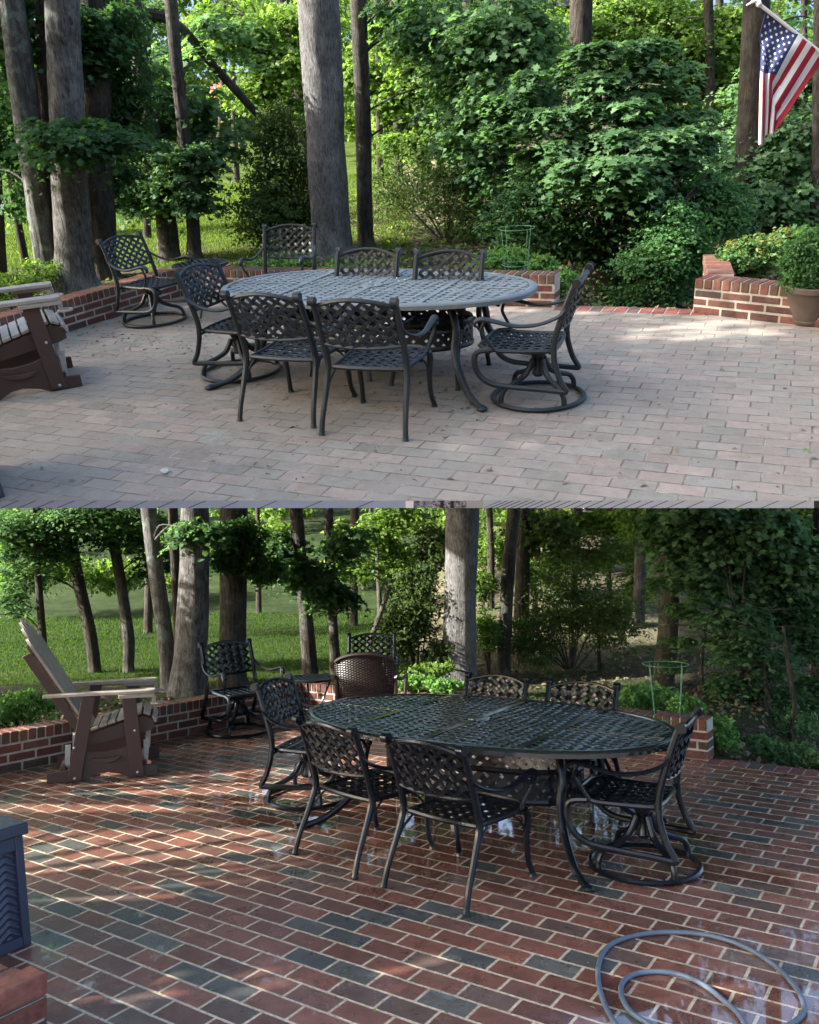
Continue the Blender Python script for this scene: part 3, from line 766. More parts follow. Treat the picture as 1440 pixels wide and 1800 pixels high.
def tree(T, name, label, way, bk, foliage=None, leafm=None, lsize=.1, shape='maple', group=None, branches=(), extra=4.0, sc=None, cat='tree', base=None, height=None):
    """way: (px, py, width px) from the foot upwards; foliage: (px, py, rx, ry, dY, n) in the picture's pixels at that tree's distance"""
    b = base if base is not None else ground_at(T, way[0][0], way[0][1])
    Y = b.y; k = pxr(T, Y)
    t = thing(name, label, cat, T, (b.x, b.y, b.z), 0, group)
    pts = [b - Vector((0, 0, .12))]; rad = [way[0][2] * k * .5 * 1.25]
    for i, (x, y, w) in enumerate(way):
        p = T.at(x, y, Y); pts.append(p if i else b + Vector((0, 0, .12))); rad.append(w * k * .5)
    if extra and not str(name).startswith('sapling'):
        d = (pts[-1] - pts[-2]).normalized(); q = pts[-1] + d * extra
        pts.append(q); rad.append(rad[-1] * .72)
    if T is LO:
        lim = slab_top(T, b)
        keep = [i for i, p in enumerate(pts) if p.z < lim]
        if len(keep) < len(pts):
            i = keep[-1]; p, q = pts[i], pts[i + 1]; f = (lim - p.z) / (q.z - p.z)
            pts = [pts[j] for j in keep] + [p.lerp(q, f)]; rad = [rad[j] for j in keep] + [rad[i] + (rad[i + 1] - rad[i]) * f]
    m = MB(); loc = [p - b for p in pts]
    big = way[0][2] > 38; seg = 56 if big else (16 if way[0][2] > 26 else 10)
    P2, R2 = catmull([Vector(p) for p in loc], rad, 7)
    R2 = [r * (1 + .018 * math.sin(i * .9 + r * 90) + rnd.uniform(-.008, .008)) for i, r in enumerate(R2)]
    m.tube(P2, R2, seg, smooth=False)
    if big:
        out = []
        for i, v in enumerate(m.v):
            c = P2[min(i // seg, len(P2) - 1)]; q = Vector(v); d = q - c
            if d.length > 1e-6:
                flare = max(0, 1 - (q.z + .1) / .55) ** 2 * .10 * (.4 + mnoise.noise(Vector((d.normalized().x * 2.2, d.normalized().y * 2.2, 3.))) * 1.3)
                q += d.normalized() * (mnoise.noise(Vector((q.x * 26, q.y * 26, q.z * 1.8))) * .010 + mnoise.noise(Vector((q.x * 7, q.y * 7, q.z * 1.2))) * .014 + flare * d.length * 3)
            out.append(tuple(q))
        m.v = out
    m.obj('trunk', bk, t)
    for br in branches:
        m = MB(); bp = [T.at(x, y, Y + dy) - b for x, y, w, dy in br]; m.tube(bp, [w * k * .5 for x, y, w, dy in br], 7); m.obj('branch', bk, t)
    if foliage:
        bl = [blob_px(T, x, y, rx * 1.06, ry * 1.06, Y + dY, int(n * 2.1)) for x, y, rx, ry, dY, n in foliage]
        scc = dict(sc or {}); tg = scc.pop('tier', 0)
        pos, nr, tn = scatter(tiered(bl, tg) if tg else bl, **scc)
        leaf_mesh('crown', T, pos, nr, lsize * .70 * (.55 + .9 * R.rand(len(pos))), shape, leafm, t, tn, origin=b)
        # twigs that carry the sprays
        m = MB(); kk = 0
        for (c, rx, ry, rz, n) in bl:
            for j in range(max(2, int(n / 900))):
                e = Vector(c) + Vector((rnd.uniform(-rx, rx), rnd.uniform(-ry, ry), rnd.uniform(-rz, rz))) * .8
                z = min(e.z - .2, loc[-1].z + b.z); z = max(z, b.z + .2)
                # nearest trunk point below the spray
                s0 = min((p + b for p in P2), key=lambda p: abs(p.z - z))
                mid = s0.lerp(e, .5) + Vector((rnd.uniform(-.1, .1), rnd.uniform(-.1, .1), .12))
                if allowed(T, np.array([tuple(e), tuple(mid)])).all():
                    m.tube([s0 - b, mid - b, e - b], [max(.010, rad[1] * .16), .009, .004], 5); kk += 1
        if kk: m.obj('twigs', bk, t)
    return t
def shrub(T, name, label, blobs, leafm, lsize, shape, loc=None, group=None, cat='shrub', sc=None, stems=10, pot=0):
    """blobs given as (px, py, rx, ry, Y, n)"""
    bl = [blob_px(T, *q[:5], int(q[5] * 1.5)) for q in blobs]
    if loc is None:
        c = bl[0][0]; loc = Vector((c[0], c[1], hgt(T, c[0], c[1])))
    t = thing(name, label, cat, T, loc, 0, group)
    pos, nr, tn = scatter(bl, **(sc or dict(clump=14, up=.8, rnd_n=.7, droop=.1, spread=.16, flat=.6, shell=.6)))
    keep = pos[:, 2] > loc[2] + .01
    pos, nr, tn = pos[keep], nr[keep], tn[keep]
    leaf_mesh('foliage', T, pos, nr, lsize * .8 * (.6 + .8 * R.rand(len(pos))), shape, leafm, t, tn, origin=loc)
    m = MB()
    for j in range(stems):
        c, rx, ry, rz, n = bl[j % len(bl)]
        e = Vector(c) + Vector((rnd.uniform(-rx, rx) * .7, rnd.uniform(-ry, ry) * .7, rnd.uniform(-.2, .7) * rz)); s0 = Vector(loc) + Vector((e - Vector(loc)).to_tuple()) * .1; s0.z = loc[2]
        if allowed(T, np.array([tuple(e)])).all(): m.tube([s0 - Vector(loc), (s0 + e) / 2 - Vector(loc) + Vector((0, 0, .03)), e - Vector(loc)], [.012, .008, .004], 5)
    if m.v: m.obj('stems', 'bark_dark', t)
    return t

# ------------------------------------------------------------------ the two terraces: ground
for T, o, th in ((UP, (975, 541), -24.5), (LO, (1245, 1337), -33.5)):
    T.P0 = T.gr(*o); T.th = D2R(th); T.e = Vector((math.cos(T.th), math.sin(T.th), 0)); T.n = Vector((-T.e.y, T.e.x, 0))
    T.P = (lambda T: lambda u, v, z=0.0: T.P0 + T.e * u + T.n * v + Vector((0, 0, z)))(T)
    T.uv = (lambda T: lambda p: ((p - T.P0).dot(T.e), (p - T.P0).dot(T.n)))(T)
def cross_at(T, a, b):
    """where the line a-b (left wall face) meets v = 0"""
    ua, va = T.uv(a); ub, vb = T.uv(b); s = -va / (vb - va); return ua + (ub - ua) * s
UA, UB = UP.gr(153, 574), UP.gr(240, 546)
LA, LB = LO.gr(0, 1362), LO.gr(269, 1306)
UP.corner = UP.P(cross_at(UP, UA, UB), 0); LO.corner = LO.P(cross_at(LO, LA, LB), 0)
UP.leftwall = UP.uv(UP.corner)[0] - .2; LO.leftwall = LO.uv(LO.corner)[0] - .2

def flat_poly(name, T, pts, z, m, thick=0.0):
    """polygon in the brick frame of the terrace so the material can lay its courses"""
    mb = MB(); q = [T.uv(p) for p in pts]
    if thick: mb.prism(q, 2, -thick, z)
    else: mb.add([(a, b, z) for a, b in q], [tuple(range(len(q)))])
    o = mb.obj(name, m, None, smooth=False)
    o.matrix_world = T.M @ Matrix.Translation(T.P0) @ Matrix.Rotation(T.th, 4, 'Z'); return o
uA, uB = UP.gr(-230, 880), UP.gr(1900, 880)
dl = (UA - UP.corner).normalized()
left_far = UP.corner + dl * 3.2
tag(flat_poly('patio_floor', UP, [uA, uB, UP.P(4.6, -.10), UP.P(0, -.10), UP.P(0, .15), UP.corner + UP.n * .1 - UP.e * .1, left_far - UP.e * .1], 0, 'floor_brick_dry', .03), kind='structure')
dl2 = (LA - LO.corner).normalized()
lf = LO.corner + dl2 * 9
tag(flat_poly('patio_floor', LO, [lf - LO.e * .1, lf + LO.e * 2 - LO.n * 2, LO.P(6.5, -9), LO.P(6.5, -.10), LO.P(0, -.10), LO.P(0, .15), LO.corner + LO.n * .1 - LO.e * .1], 0, 'floor_brick_wet', .06), kind='structure')
# header-brick edging along the open side
for T, u1, z in ((UP, 3.6, .004), (LO, 6.5, .004)):
    mb = MB(); w = .105; n = int(u1 / w)
    for i in range(n): mb.box((i * w + .004, -.10, -.05), ((i + 1) * w - .004, .10 + rnd.uniform(-.004, .004), z + rnd.uniform(-.001, .002)), tint=rnd.random())
    o = mb.obj('patio_edging', 'edge_brick' if T is UP else 'wall_brick', None, smooth=False, bevel=.005)
    o.matrix_world = T.M @ Matrix.Translation(T.P0) @ Matrix.Rotation(T.th, 4, 'Z'); tag(o, kind='structure')
    mb = MB(); mb.box((0, -.10, -.06), (n * w, .095, z - .004)); o = mb.obj('patio_edging_bed', 'mortar', None, smooth=False)
    o.matrix_world = T.M @ Matrix.Translation(T.P0) @ Matrix.Rotation(T.th, 4, 'Z'); tag(o, kind='structure')

def terrain(T, m, near, xs, ys, spread=.11):
    vs = []
    for y in ys:
        for x in xs:
            X = x * (1 + y * spread); Y = near(X) + y
            vs.append((X, Y, hgt(T, X, Y)))
    n = len(xs); fs = [(j * n + i, j * n + i + 1, (j + 1) * n + i + 1, (j + 1) * n + i) for j in range(len(ys) - 1) for i in range(n - 1)]
    mb = MB(); mb.v = vs; mb.f = fs; mb.mi = [0] * len(fs); mb.t = [0] * len(vs)
    o = mb.obj('ground', m, None); o.matrix_world = T.M; return tag(o, kind='structure')
xs = np.concatenate([np.linspace(-9, 9, 91)])
ys = np.concatenate([np.arange(.35, 12, .22), np.arange(12, 45, 1.1)])
sl = (uB.y - uA.y) / (uB.x - uA.x)
terrain(UP, 'ground_upper', lambda X: uA.y + (X - uA.x) * sl, np.linspace(-2.7, 2.7, 81), ys, .17)
ys2 = np.concatenate([np.arange(-1, 16, .25), np.arange(16, 50, 1.2)])
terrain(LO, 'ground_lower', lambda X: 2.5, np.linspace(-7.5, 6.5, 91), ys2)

# fascia of the upper terrace: a narrow band of clapboard, a window and trim
def band_pt(px, py, off=0.0):
    """point of the vertical plane through the front edge of the upper floor"""
    n = Vector((-(uB.y - uA.y), uB.x - uA.x, 0)).normalized(); v = UP.ray(px, py); o = Vector((0, 0, UP.H))
    t = ((uA - n * off) - o).dot(n) / v.dot(n); return o + v * t
bandt = thing('siding_band', 'thin strip of grey clapboard siding with white trim between the two patios', 'siding', UP, (0, 0, 0))
def band_piece(name, poly, off, th, m):
    mb = MB(); f = [band_pt(x, y, off) for x, y in poly]; b = [band_pt(x, y, off - th) for x, y in poly]; n = len(f)
    mb.add(f + b, [tuple(range(n)), tuple(range(n, 2 * n))[::-1]] + [(i, i + n, (i + 1) % n + n, (i + 1) % n) for i in range(n)])
    return mb.obj(name, m, bandt, smooth=False)
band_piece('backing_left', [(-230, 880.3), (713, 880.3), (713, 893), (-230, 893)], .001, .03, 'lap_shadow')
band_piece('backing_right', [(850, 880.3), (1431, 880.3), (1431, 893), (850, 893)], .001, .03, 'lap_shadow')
def boards(name, xs, y0, y1, sh, m, x_lo, x_hi):
    mb = MB()
    for a, b in zip(xs[:-1], xs[1:]):
        g = 3.4
        poly = [(max(a + sh + g, x_lo), y0), (min(b + sh, x_hi), y0), (min(max(b, x_lo), x_hi), y1), (min(max(a + g, x_lo), x_hi), y1)]
        if poly[1][0] <= poly[0][0]: continue
        f = [band_pt(x, y, .006) for x, y in poly]; bk = [band_pt(x, y, .0005) for x, y in poly]
        mb.add(f + bk, [(0, 1, 2, 3), (7, 6, 5, 4)] + [(i, i + 4, (i + 1) % 4 + 4, (i + 1) % 4) for i in range(4)])
    return mb.obj(name, m, bandt, smooth=False)
boards('clapboards', [-260, -228, -195, -160, -130, -95, -62, -30, 0, 31, 63, 99, 138, 181, 227, 275, 330, 388, 455, 535, 625, 760], 880.3, 893, 30, 'siding_blue', -230, 713)
boards('clapboards', [800, 848, 860, 871, 883, 896, 909, 923, 938, 954, 971, 989, 1008, 1028, 1049, 1072, 1095, 1117, 1142, 1172, 1206, 1245, 1291, 1337, 1386, 1500], 880.3, 893, 30, 'siding_grey', 850, 1431)
band_piece('corner_trim', [(713, 880.3), (727, 880.3), (727, 893), (713, 893)], .008, .04, 'trim_white')
band_piece('window_glass', [(727, 880.3), (820, 880.3), (820, 893), (727, 893)], .0, .03, 'window_glass')
for x in (774, 792): band_piece('window_bar', [(x, 880.3), (x + 6, 880.3), (x + 6, 893), (x, 893)], .004, .006, 'dark_paint')
band_piece('window_trim', [(820, 880.3), (850, 880.3), (850, 893), (820, 893)], .006, .035, 'trim_grey')
band_piece('end_post', [(1431, 880.3), (1900, 880.3), (1900, 893), (1431, 893)], .006, .035, 'dark_paint')

# ------------------------------------------------------------------ brick walls
KU, KL = .82, .93
hU, hL = .066, .078
brick_wall(UP, UP.corner + UP.e * .0, UP.P(0, 0), .20, 3, hU, .085, 'low brick wall running behind the grey dusty table to a square end', name='brick_wall')
brick_wall(UP, left_far, UP.corner, .20, 3, hU, .085, 'mossy low brick wall beside the grey dusty glider and trees')
brick_wall(LO, LO.corner, LO.P(0, 0), .20, 3, hL, .10, 'low red brick wall behind the wet dark table with its end showing')
brick_wall(LO, lf, LO.corner, .20, 3, hL, .10, 'low red brick wall curving past the glider on the wet patio')
a = UP.gr(1217, 551); b2 = UP.gr(1390, 571); dd = (b2 - a).normalized(); nn = Vector((-dd.y, dd.x, 0))
pl = brick_wall(UP, a, a + dd * 3.4, .20, 3, hU, .085, 'red brick planter wall with pale mortar beside the flower pot', name='planter_wall')
s1 = UP.gr(1236, 447, .285); s1.z = 0
q0 = a + nn * .215; q1 = Vector((s1.x, s1.y, 0)); lw = (q1 - q0)
bw_ = brick_wall(UP, q0 + Vector((lw.normalized().y, -lw.normalized().x, 0)) * .21, q1 + Vector((lw.normalized().y, -lw.normalized().x, 0)) * .21, .20, 3, hU, .085, 'short brick wall running back from the planter corner into the shrubs', name='planter_wall')

# ------------------------------------------------------------------ furniture
GU, GL = 'metal chairs on the dry dusty patio', 'metal chairs on the wet patio'
SU, SL, WU, WL = (.90, .90, .86), (.96, .96, .89), (.90, .90, .84), (.96, .96, .94)
def face(deg): return D2R(deg - 90)
def from_feet(T, a, b, back=.395):
    back *= .9 if T is UP else .96
    p, q = T.gr(*a), T.gr(*b); d = (q - p).normalized(); n = Vector((-d.y, d.x, 0))
    c = (p + q) / 2 + n * back; return (c.x, c.y, .003), math.atan2(d.y, d.x)
def from_finials(T, a, b, z, deg, back=.372):
    back *= .9 if T is UP else .96
    m = (T.gr(*a, z) + T.gr(*b, z)) / 2; f = Vector((math.cos(D2R(deg)), math.sin(D2R(deg)), 0)); c = m + f * back
    return (c.x, c.y, .003), face(deg)
def on(T, x, y): p = T.gr(x, y); return (p.x, p.y, .003)

# upper terrace, dry
loc, rz = from_feet(UP, (422, 740), (553, 752))
dc = dining_chair(UP, loc, rz, 'dusty dining chair seen from behind, left one of the near pair at grey table', GU, SU)
loc, rz = from_feet(UP, (567, 765), (713, 775)); dup(dc, UP, loc, rz, 'dusty dining chair seen from behind, right one of the near pair at grey table', GU, SU)
loc, rz = from_finials(UP, (590, 443), (705, 443), .885 * .86, -116); dup(dc, UP, loc, rz, 'dining chair on the far side of the grey table, nearest the thick trunk', GU, SU)
loc, rz = from_finials(UP, (730, 447), (852, 447), .885 * .86, -114); dup(dc, UP, loc, rz, 'dining chair on the far side of the grey table, nearer the wire cage', GU, SU)
sw = swivel_chair(UP, on(UP, 946, 700), face(160), 'dusty swivel armchair alone at the right end of the grey table', GU, WU)
dup(sw, UP, on(UP, 425, 655), face(-24), 'dusty swivel armchair at the left end of the grey table', GU, WU)
dup(sw, UP, on(UP, 273, 565), face(-32), 'swivel armchair in the corner against the mossy wall, apart from the grey table', GU, WU)
loc, rz = from_finials(UP, (474, 394), (555, 393), .885 * .86, -104); dup(sw, UP, loc, rz, 'armchair farthest back by the wall, left of the thick trunk, on the dry patio', GU, WU)
c = UP.gr(654, 502, .60); table(UP, (c.x, c.y, .003), D2R(-24.5), 1.13, .60, .60, 'table_dry', 'recess_dry', 'long oval metal table with pale dusty lattice top on the dry patio')
# lower terrace, wet
loc, rz = from_feet(LO, (515, 1500), (630, 1547))
dup(dc, LO, loc, rz, 'black wet dining chair seen from behind, left one of the near pair', GL, SL, WETSWAP)
loc, rz = from_feet(LO, (673, 1560), (823, 1610)); dup(dc, LO, loc, rz, 'black wet dining chair seen from behind, nearest of all to the hose', GL, SL, WETSWAP)
loc, rz = from_finials(LO, (808, 1187), (942, 1197), .885 * .89, -122); dup(dc, LO, loc, rz, 'wet dining chair on the far side of the table, in front of the thick trunk', GL, SL, WETSWAP)
loc, rz = from_finials(LO, (954, 1199), (1097, 1209), .885 * .89, -120); dup(dc, LO, loc, rz, 'wet dining chair on the far side of the table, nearer the wire plant cage', GL, SL, WETSWAP)
dup(sw, LO, on(LO, 1133, 1523), face(152), 'wet black swivel armchair alone at the right end of the table', GL, WL, WETSWAP)
dup(sw, LO, on(LO, 540, 1405), face(-20), 'wet swivel armchair at the left end of the table', GL, WL, WETSWAP)
dup(sw, LO, on(LO, 420, 1287), face(-52), 'wet swivel armchair by the curved wall, between glider and side table', GL, (1.02, 1.02, .97), WETSWAP)
loc, rz = from_finials(LO, (605, 1123), (705, 1122), .885 * .89, -90); dup(sw, LO, loc, rz, 'wet armchair farthest back, half hidden behind the brown wicker chair', GL, WL, WETSWAP)
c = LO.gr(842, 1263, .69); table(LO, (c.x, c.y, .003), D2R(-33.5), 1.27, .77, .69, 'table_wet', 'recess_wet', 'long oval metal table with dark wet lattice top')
wc = LO.gr(645, 1152, .86); wicker_chair(LO, (wc.x, wc.y + .42, .003), face(86), 'dark brown wicker armchair with rounded back')
p = LO.gr(549, 1191, .55); side_table(LO, (p.x, p.y, .003), .245, .55, 'small round lattice side table beside the wicker chair', 'metal_wet')
p = UP.gr(352, 463, .47); side_table(UP, (p.x, p.y, .003), .26, .47, 'small round lattice side table by the mossy wall, beside the corner chair', 'metal_dry')
# gliders
p, q = LO.gr(83, 1378), LO.gr(277, 1362); d = (q - p).normalized(); l = Vector((-d.y, d.x, 0)); c = (p + q) / 2 + l * .30
glider(LO, (c.x, c.y, .002), math.atan2(d.y, d.x) - math.pi / 2, 'brown and tan fan-backed glider chair on the wet bricks', (1, (q - p).length / .82, 1.04))
p, q = UP.gr(15, 702), UP.gr(148, 674); d = (q - p).normalized(); l = Vector((-d.y, d.x, 0)); c = q - d * .41 * .95 + l * .30
glider(UP, (c.x, c.y, .002), math.atan2(d.y, d.x) - math.pi / 2 - .14, 'dusty glider chair cut off by the edge of the picture, arms tan', (1, 1.0, .97))

# storage boxes
fdir = math.degrees(math.atan2((LO.gr(0, 1678) - LO.gr(57, 1654)).y, (LO.gr(0, 1678) - LO.gr(57, 1654)).x))
def box2(T, foot, ang, w, dpt, h, label, lean):
    rzb = D2R(ang) + math.pi
    t = thing('storage_box', label, 'storage box', T, (foot.x, foot.y, .002), rzb)
    Z = lambda x, y, z: Vector((-x - lean * z * (1 if x < w / 2 else -1), y + lean * .3 * z * (1 if y < dpt / 2 else -1), z))
    F = [(0, 2, 3, 1), (4, 5, 7, 6), (0, 1, 5, 4), (2, 6, 7, 3), (0, 4, 6, 2), (1, 3, 7, 5)]
    def fr(m, x0, x1, z0, z1, y0=0, y1=.03): m.add([Z(x, y, z) for z in (z0, z1) for y in (y0, y1) for x in (x0, x1)], F)
    m = MB(); fr(m, 0, .04, 0, h - .05); fr(m, w - .04, w, 0, h - .05); fr(m, .04, w - .04, 0, .05); fr(m, .04, w - .04, h - .12, h - .05); fr(m, .003, w, .002, h - .052, .032, dpt)
    m.obj('body', 'box_plastic', t, bevel=.004)
    m = MB(); nx, nz = 120, 110; vs = []
    for i in range(nx + 1):
        for k in range(nz + 1):
            x = .04 + (w - .08) * i / nx; z = .05 + (h - .17) * k / nz
            vs.append(Z(x, .017 + .0045 * math.sin(z * 2 * math.pi / .036 + 2.2 * math.asin(math.sin(x * 2 * math.pi / .12))), z))
    m.add(vs, [(i * (nz + 1) + k, (i + 1) * (nz + 1) + k, (i + 1) * (nz + 1) + k + 1, i * (nz + 1) + k + 1) for i in range(nx) for k in range(nz)])
    m.obj('woven_panel', 'box_plastic', t)
    m = MB(); m.add([Z(x, y, z) for z in (h - .055, h) for y in (-.02, dpt + .01) for x in (-.02, w + .02)], F); m.obj('lid', 'box_plastic', t, bevel=.008)
    return t
fo = LO.gr(56, 1660); box2(LO, fo, fdir, .9, .55, .565, 'blue-grey woven plastic storage box standing by the brick pier', .075)
fo = UP.gr(10, 874); box2(UP, fo, 208, .9, .5, .50, 'blue-grey storage box showing only as a sliver beside the dry patio', .06)

# brick pier near the eye on the wet patio
def pier():
    zt = .34; k = LO.gr(85, 1709, zt); a = LO.gr(0, 1747, zt); d = (a - k).normalized(); b = LO.gr(58, 1692, zt)
    e = (b - k).normalized(); w = .105
    rz = math.atan2(d.y, d.x)
    t = thing('brick_pier', 'weathered brick pier with pale mortar in front of the blue-grey box', 'brick pier', LO, (k.x, k.y, 0), rz)
    sy = 1 if (Vector((-math.sin(rz), math.cos(rz), 0)).dot(e) > 0) else -1
    m = MB(); M2 = MB(); M3 = MB()
    def bx(mm, x0, x1, y0, y1, z0, z1, tint=None):
        ys = sorted((sy * y0, sy * y1)); mm.box((x0, ys[0], z0), (x1, ys[1], z1), tint=tint)
    hb = .062; bx(m, 0, .225, 0, w, zt - .075, zt, .3); bx(m, .235, .46, 0, w, zt - .075, zt, .95)
    for i in range(4):
        bx(m, 0 + .01 * (i % 2), .22, w + .012 + i * .115, w + .112 + i * .115, zt - .105 - .0 * i, zt - .035 - .004 * i, (.5, .05, .7, .2)[i])
        bx(m, .232, .46, w + .012 + i * .115, w + .112 + i * .115, zt - .105, zt - .035 - .004 * i, (.05, .6, .9, .3)[i])
    for c in range(4):
        z1 = zt - .087 - c * .077; 
        if z1 < .03: break
        o = -.11 * (c % 2)
        x = o
        while x < .46:
            bx(M2, max(x, .002), min(x + .215, .46), .003, .56, max(z1 - .065, .002), z1, rnd.random()); x += .227
    bx(M3, .008, .455, .010, .555, 0, zt - .085)
    m.obj('cap_bricks', 'pier_brick', t, smooth=False, bevel=.008); M2.obj('bricks', 'wall_brick', t, smooth=False, bevel=.008); M3.obj('mortar', 'mortar', t, smooth=False)
wall_brick('pier_brick', tone=1.6, moss=.35)
pier()

# garden hose
def hose():
    outer = [(1110, 1840), (1082, 1800), (1063, 1765), (1052, 1725), (1054, 1690), (1072, 1662), (1110, 1646), (1160, 1639), (1215, 1640), (1270, 1650), (1320, 1670), (1365, 1700), (1398, 1735), (1413, 1765), (1410, 1785), (1385, 1803), (1350, 1812), (1300, 1825), (1240, 1850)]
    inner = [(1190, 1845), (1145, 1803), (1108, 1778), (1092, 1748), (1096, 1726), (1118, 1712), (1155, 1708), (1195, 1713), (1235, 1730), (1270, 1757), (1300, 1785), (1325, 1830)]
    o0 = LO.gr(1230, 1740)
    t = thing('garden_hose', 'blue-grey garden hose looped in two coils on the wet bricks', 'hose', LO, (o0.x, o0.y, 0))
    for nm, c in (('coil', outer), ('coil', inner)):
        m = MB(); pts = [LO.gr(x, y, .012) - Vector((o0.x, o0.y, 0)) for x, y in c]
        m.tube(pts, .0108, 10, flat=1.0, up=(0, 0, 1)); m.obj(nm, 'hose', t)
hose()

# plant pot with its shrub
pp = UP.gr(1444, 578); pp.z = 0; kx = pxr(UP, pp.y); pp += Vector((0, .19, 0))
t = thing('flower_pot', 'round clay-coloured flower pot beside the planter wall', 'flower pot', UP, (pp.x, pp.y, .003))
m = MB(); m.lathe([(0, .01), (.135, .0), (.145, .012), (.150, .03), (.145, .035), (.205, .235), (.21, .245), (.228, .25), (.232, .285), (.222, .292), (.20, .29), (.19, .25), (0, .25)], 40); m.obj('pot_body', 'terracotta', t)
m = MB(); m.lathe([(0, .262), (.195, .262)], 24); m.obj('soil', 'soil', t)

# wire plant cages
def cage(T, top_l, top_r, bot, label, r2):
    z1, z0 = r2
    a, b = T.gr(*top_l, z1), T.gr(*top_r, z1); c = (a + b) / 2; r = (b - a).length / 2
    t = thing('plant_cage', label, 'plant cage', T, (c.x, c.y, 0))
    m = MB(); N = 24
    for z, q in ((z1, 1), (z0, .78)): m.tube([(q * r * math.cos(i * 2 * math.pi / N), q * r * math.sin(i * 2 * math.pi / N), z) for i in range(N)], .0034, 5, closed=True, smooth=False)
    m.obj('wire_ring', 'wire_green', t)
    m = MB()
    for k in range(4): q = .5 + k * math.pi / 2; m.tube([(r * math.cos(q), r * math.sin(q), z1), (r * .55 * math.cos(q), r * .55 * math.sin(q), -.05)], .0034, 5, smooth=False)
    m.obj('wire_leg', 'wire_green', t)
cage(UP, (880, 400), (936, 402), None, 'green wire plant cage in the low bushes, dry patio side', (.62, .30))
cage(LO, (1130, 1166), (1211, 1169), None, 'green wire plant cage in the low bushes above the wet patio', (.76, .30))

# flag on its pole
def flag():
    Y = 7.0; k = UP.at(721, 300, Y).x - UP.at(720, 300, Y).x
    b = UP.at(1390, 60, Y)
    t = thing('flag', 'red white and blue flag with stars and stripes hanging from a slanted pole', 'flag', UP, tuple(b))
    tip, bend = (1347, 17), (1451, 99)
    def P(s, w, off=0.0):
        px0, py0 = tip[0] + (bend[0] - tip[0]) * s, tip[1] + (bend[1] - tip[1]) * s
        ex = 1334 + 30 * s ** 1.0; ey = 253 - 26 * s + (6 * math.sin(s * 9))
        # falls from the pole to the gathered fold, then straight down
        fx = 1350 + 16 * s - 14 * (1 - s) ** 2; fy = py0 + (px0 - fx) * 1.22 + 26
        L1 = math.hypot(px0 - fx, fy - py0); L2 = max(ey - fy, 20); f = L1 / (L1 + L2)
        if w < f: q = w / f; x = px0 + (fx - px0) * q; y = py0 + (fy - py0) * q
        else: q = (w - f) / (1 - f); x = fx + (ex - fx) * q; y = fy + (ey - fy) * q
        g = min(1, max(0, (w - .1) * 2)); dep = .035 * math.sin(s * 21 + w * 2) * g * min(1, (1455 - x) / 60) + .02 * math.sin(s * 7 + w * 5)
        x += 2.2 * math.sin(s * 21 + w * 2 + 1.5) * g * (1 if x < 1372 else .3)
        return UP.at(x, y, Y + dep + off) - b
    NS, NW = 91, 70
    red, wht, blu = MB(), MB(), MB()
    vs = [P(i / NS, j / NW) for i in range(NS + 1) for j in range(NW + 1)]
    m = MB(); fs = []; mi = []
    for i in range(NS):
        for j in range(NW):
            fs.append((i * (NW + 1) + j, (i + 1) * (NW + 1) + j, (i + 1) * (NW + 1) + j + 1, i * (NW + 1) + j + 1))
            st = i // 7; mi.append(2 if (st < 7 and j < NW * .44) else (st % 2))
    m.v = vs; m.f = fs; m.mi = mi; m.t = [0] * len(vs)
    c = m.obj('cloth', ['flag_red', 'flag_white', 'flag_blue'], t)
    sm = c.modifiers.new('s', 'SOLIDIFY'); sm.thickness = .002
    m = MB()
    for r in range(9):
        n = 6 if r % 2 == 0 else 5
        for q in range(n):
            s = (r + 1) / 10 * 7 / 13; w = ((q + .5) / 6 if n == 6 else (q + 1) / 6) * .44
            for off in (-.004,):
                ce = P(s, w, off); a = (P(s + .004, w, off) - ce).normalized() ; bb = (P(s, w + .01, off) - ce).normalized()
                pts = [ce]
                for z in range(10):
                    rr = .0125 if z % 2 == 0 else .0052; an = z * math.pi / 5
                    pts.append(ce + a * rr * math.cos(an) + bb * rr * math.sin(an))
                m.add(pts, [(0, z + 1, (z + 1) % 10 + 1) for z in range(10)])
    m.obj('stars', 'flag_white', c, smooth=False)
    m = MB(); A = UP.at(1338, 10, Y) - b; B = UP.at(1720, 311, Y) - b
    m.tube([A, B], .012, 10, smooth=False); po = m.obj('pole', 'pole_white', t)
    m = MB(); F0 = UP.at(1334, 7, Y) - b
    m.ball(F0, .022, 10); m.tube([F0, F0 + Vector((-.03, 0, .02)), F0 + Vector((-.09, 0, -.005))], [.016, .014, .003], 6); m.tube([F0, F0 + Vector((.01, 0, .05))], [.014, .004], 6, smooth=False)
    m.obj('finial', 'pole_white', po)
    g = UP.at(1720, 311, Y)
    m = MB(); m.box((-.05, -.05, -g.z - .2), (.05, .05, .35)); pt = m.obj('post', 'wood', t, smooth=False); pt.location = g - b
flag()

# seeds lying on the dusty table
tc = UP.gr(690, 497, .605); pos = np.array([(tc.x + rnd.gauss(0, .09), tc.y + rnd.gauss(0, .10), .612) for _ in range(46)])[:22]
o = None
TABLE_BITS = pos
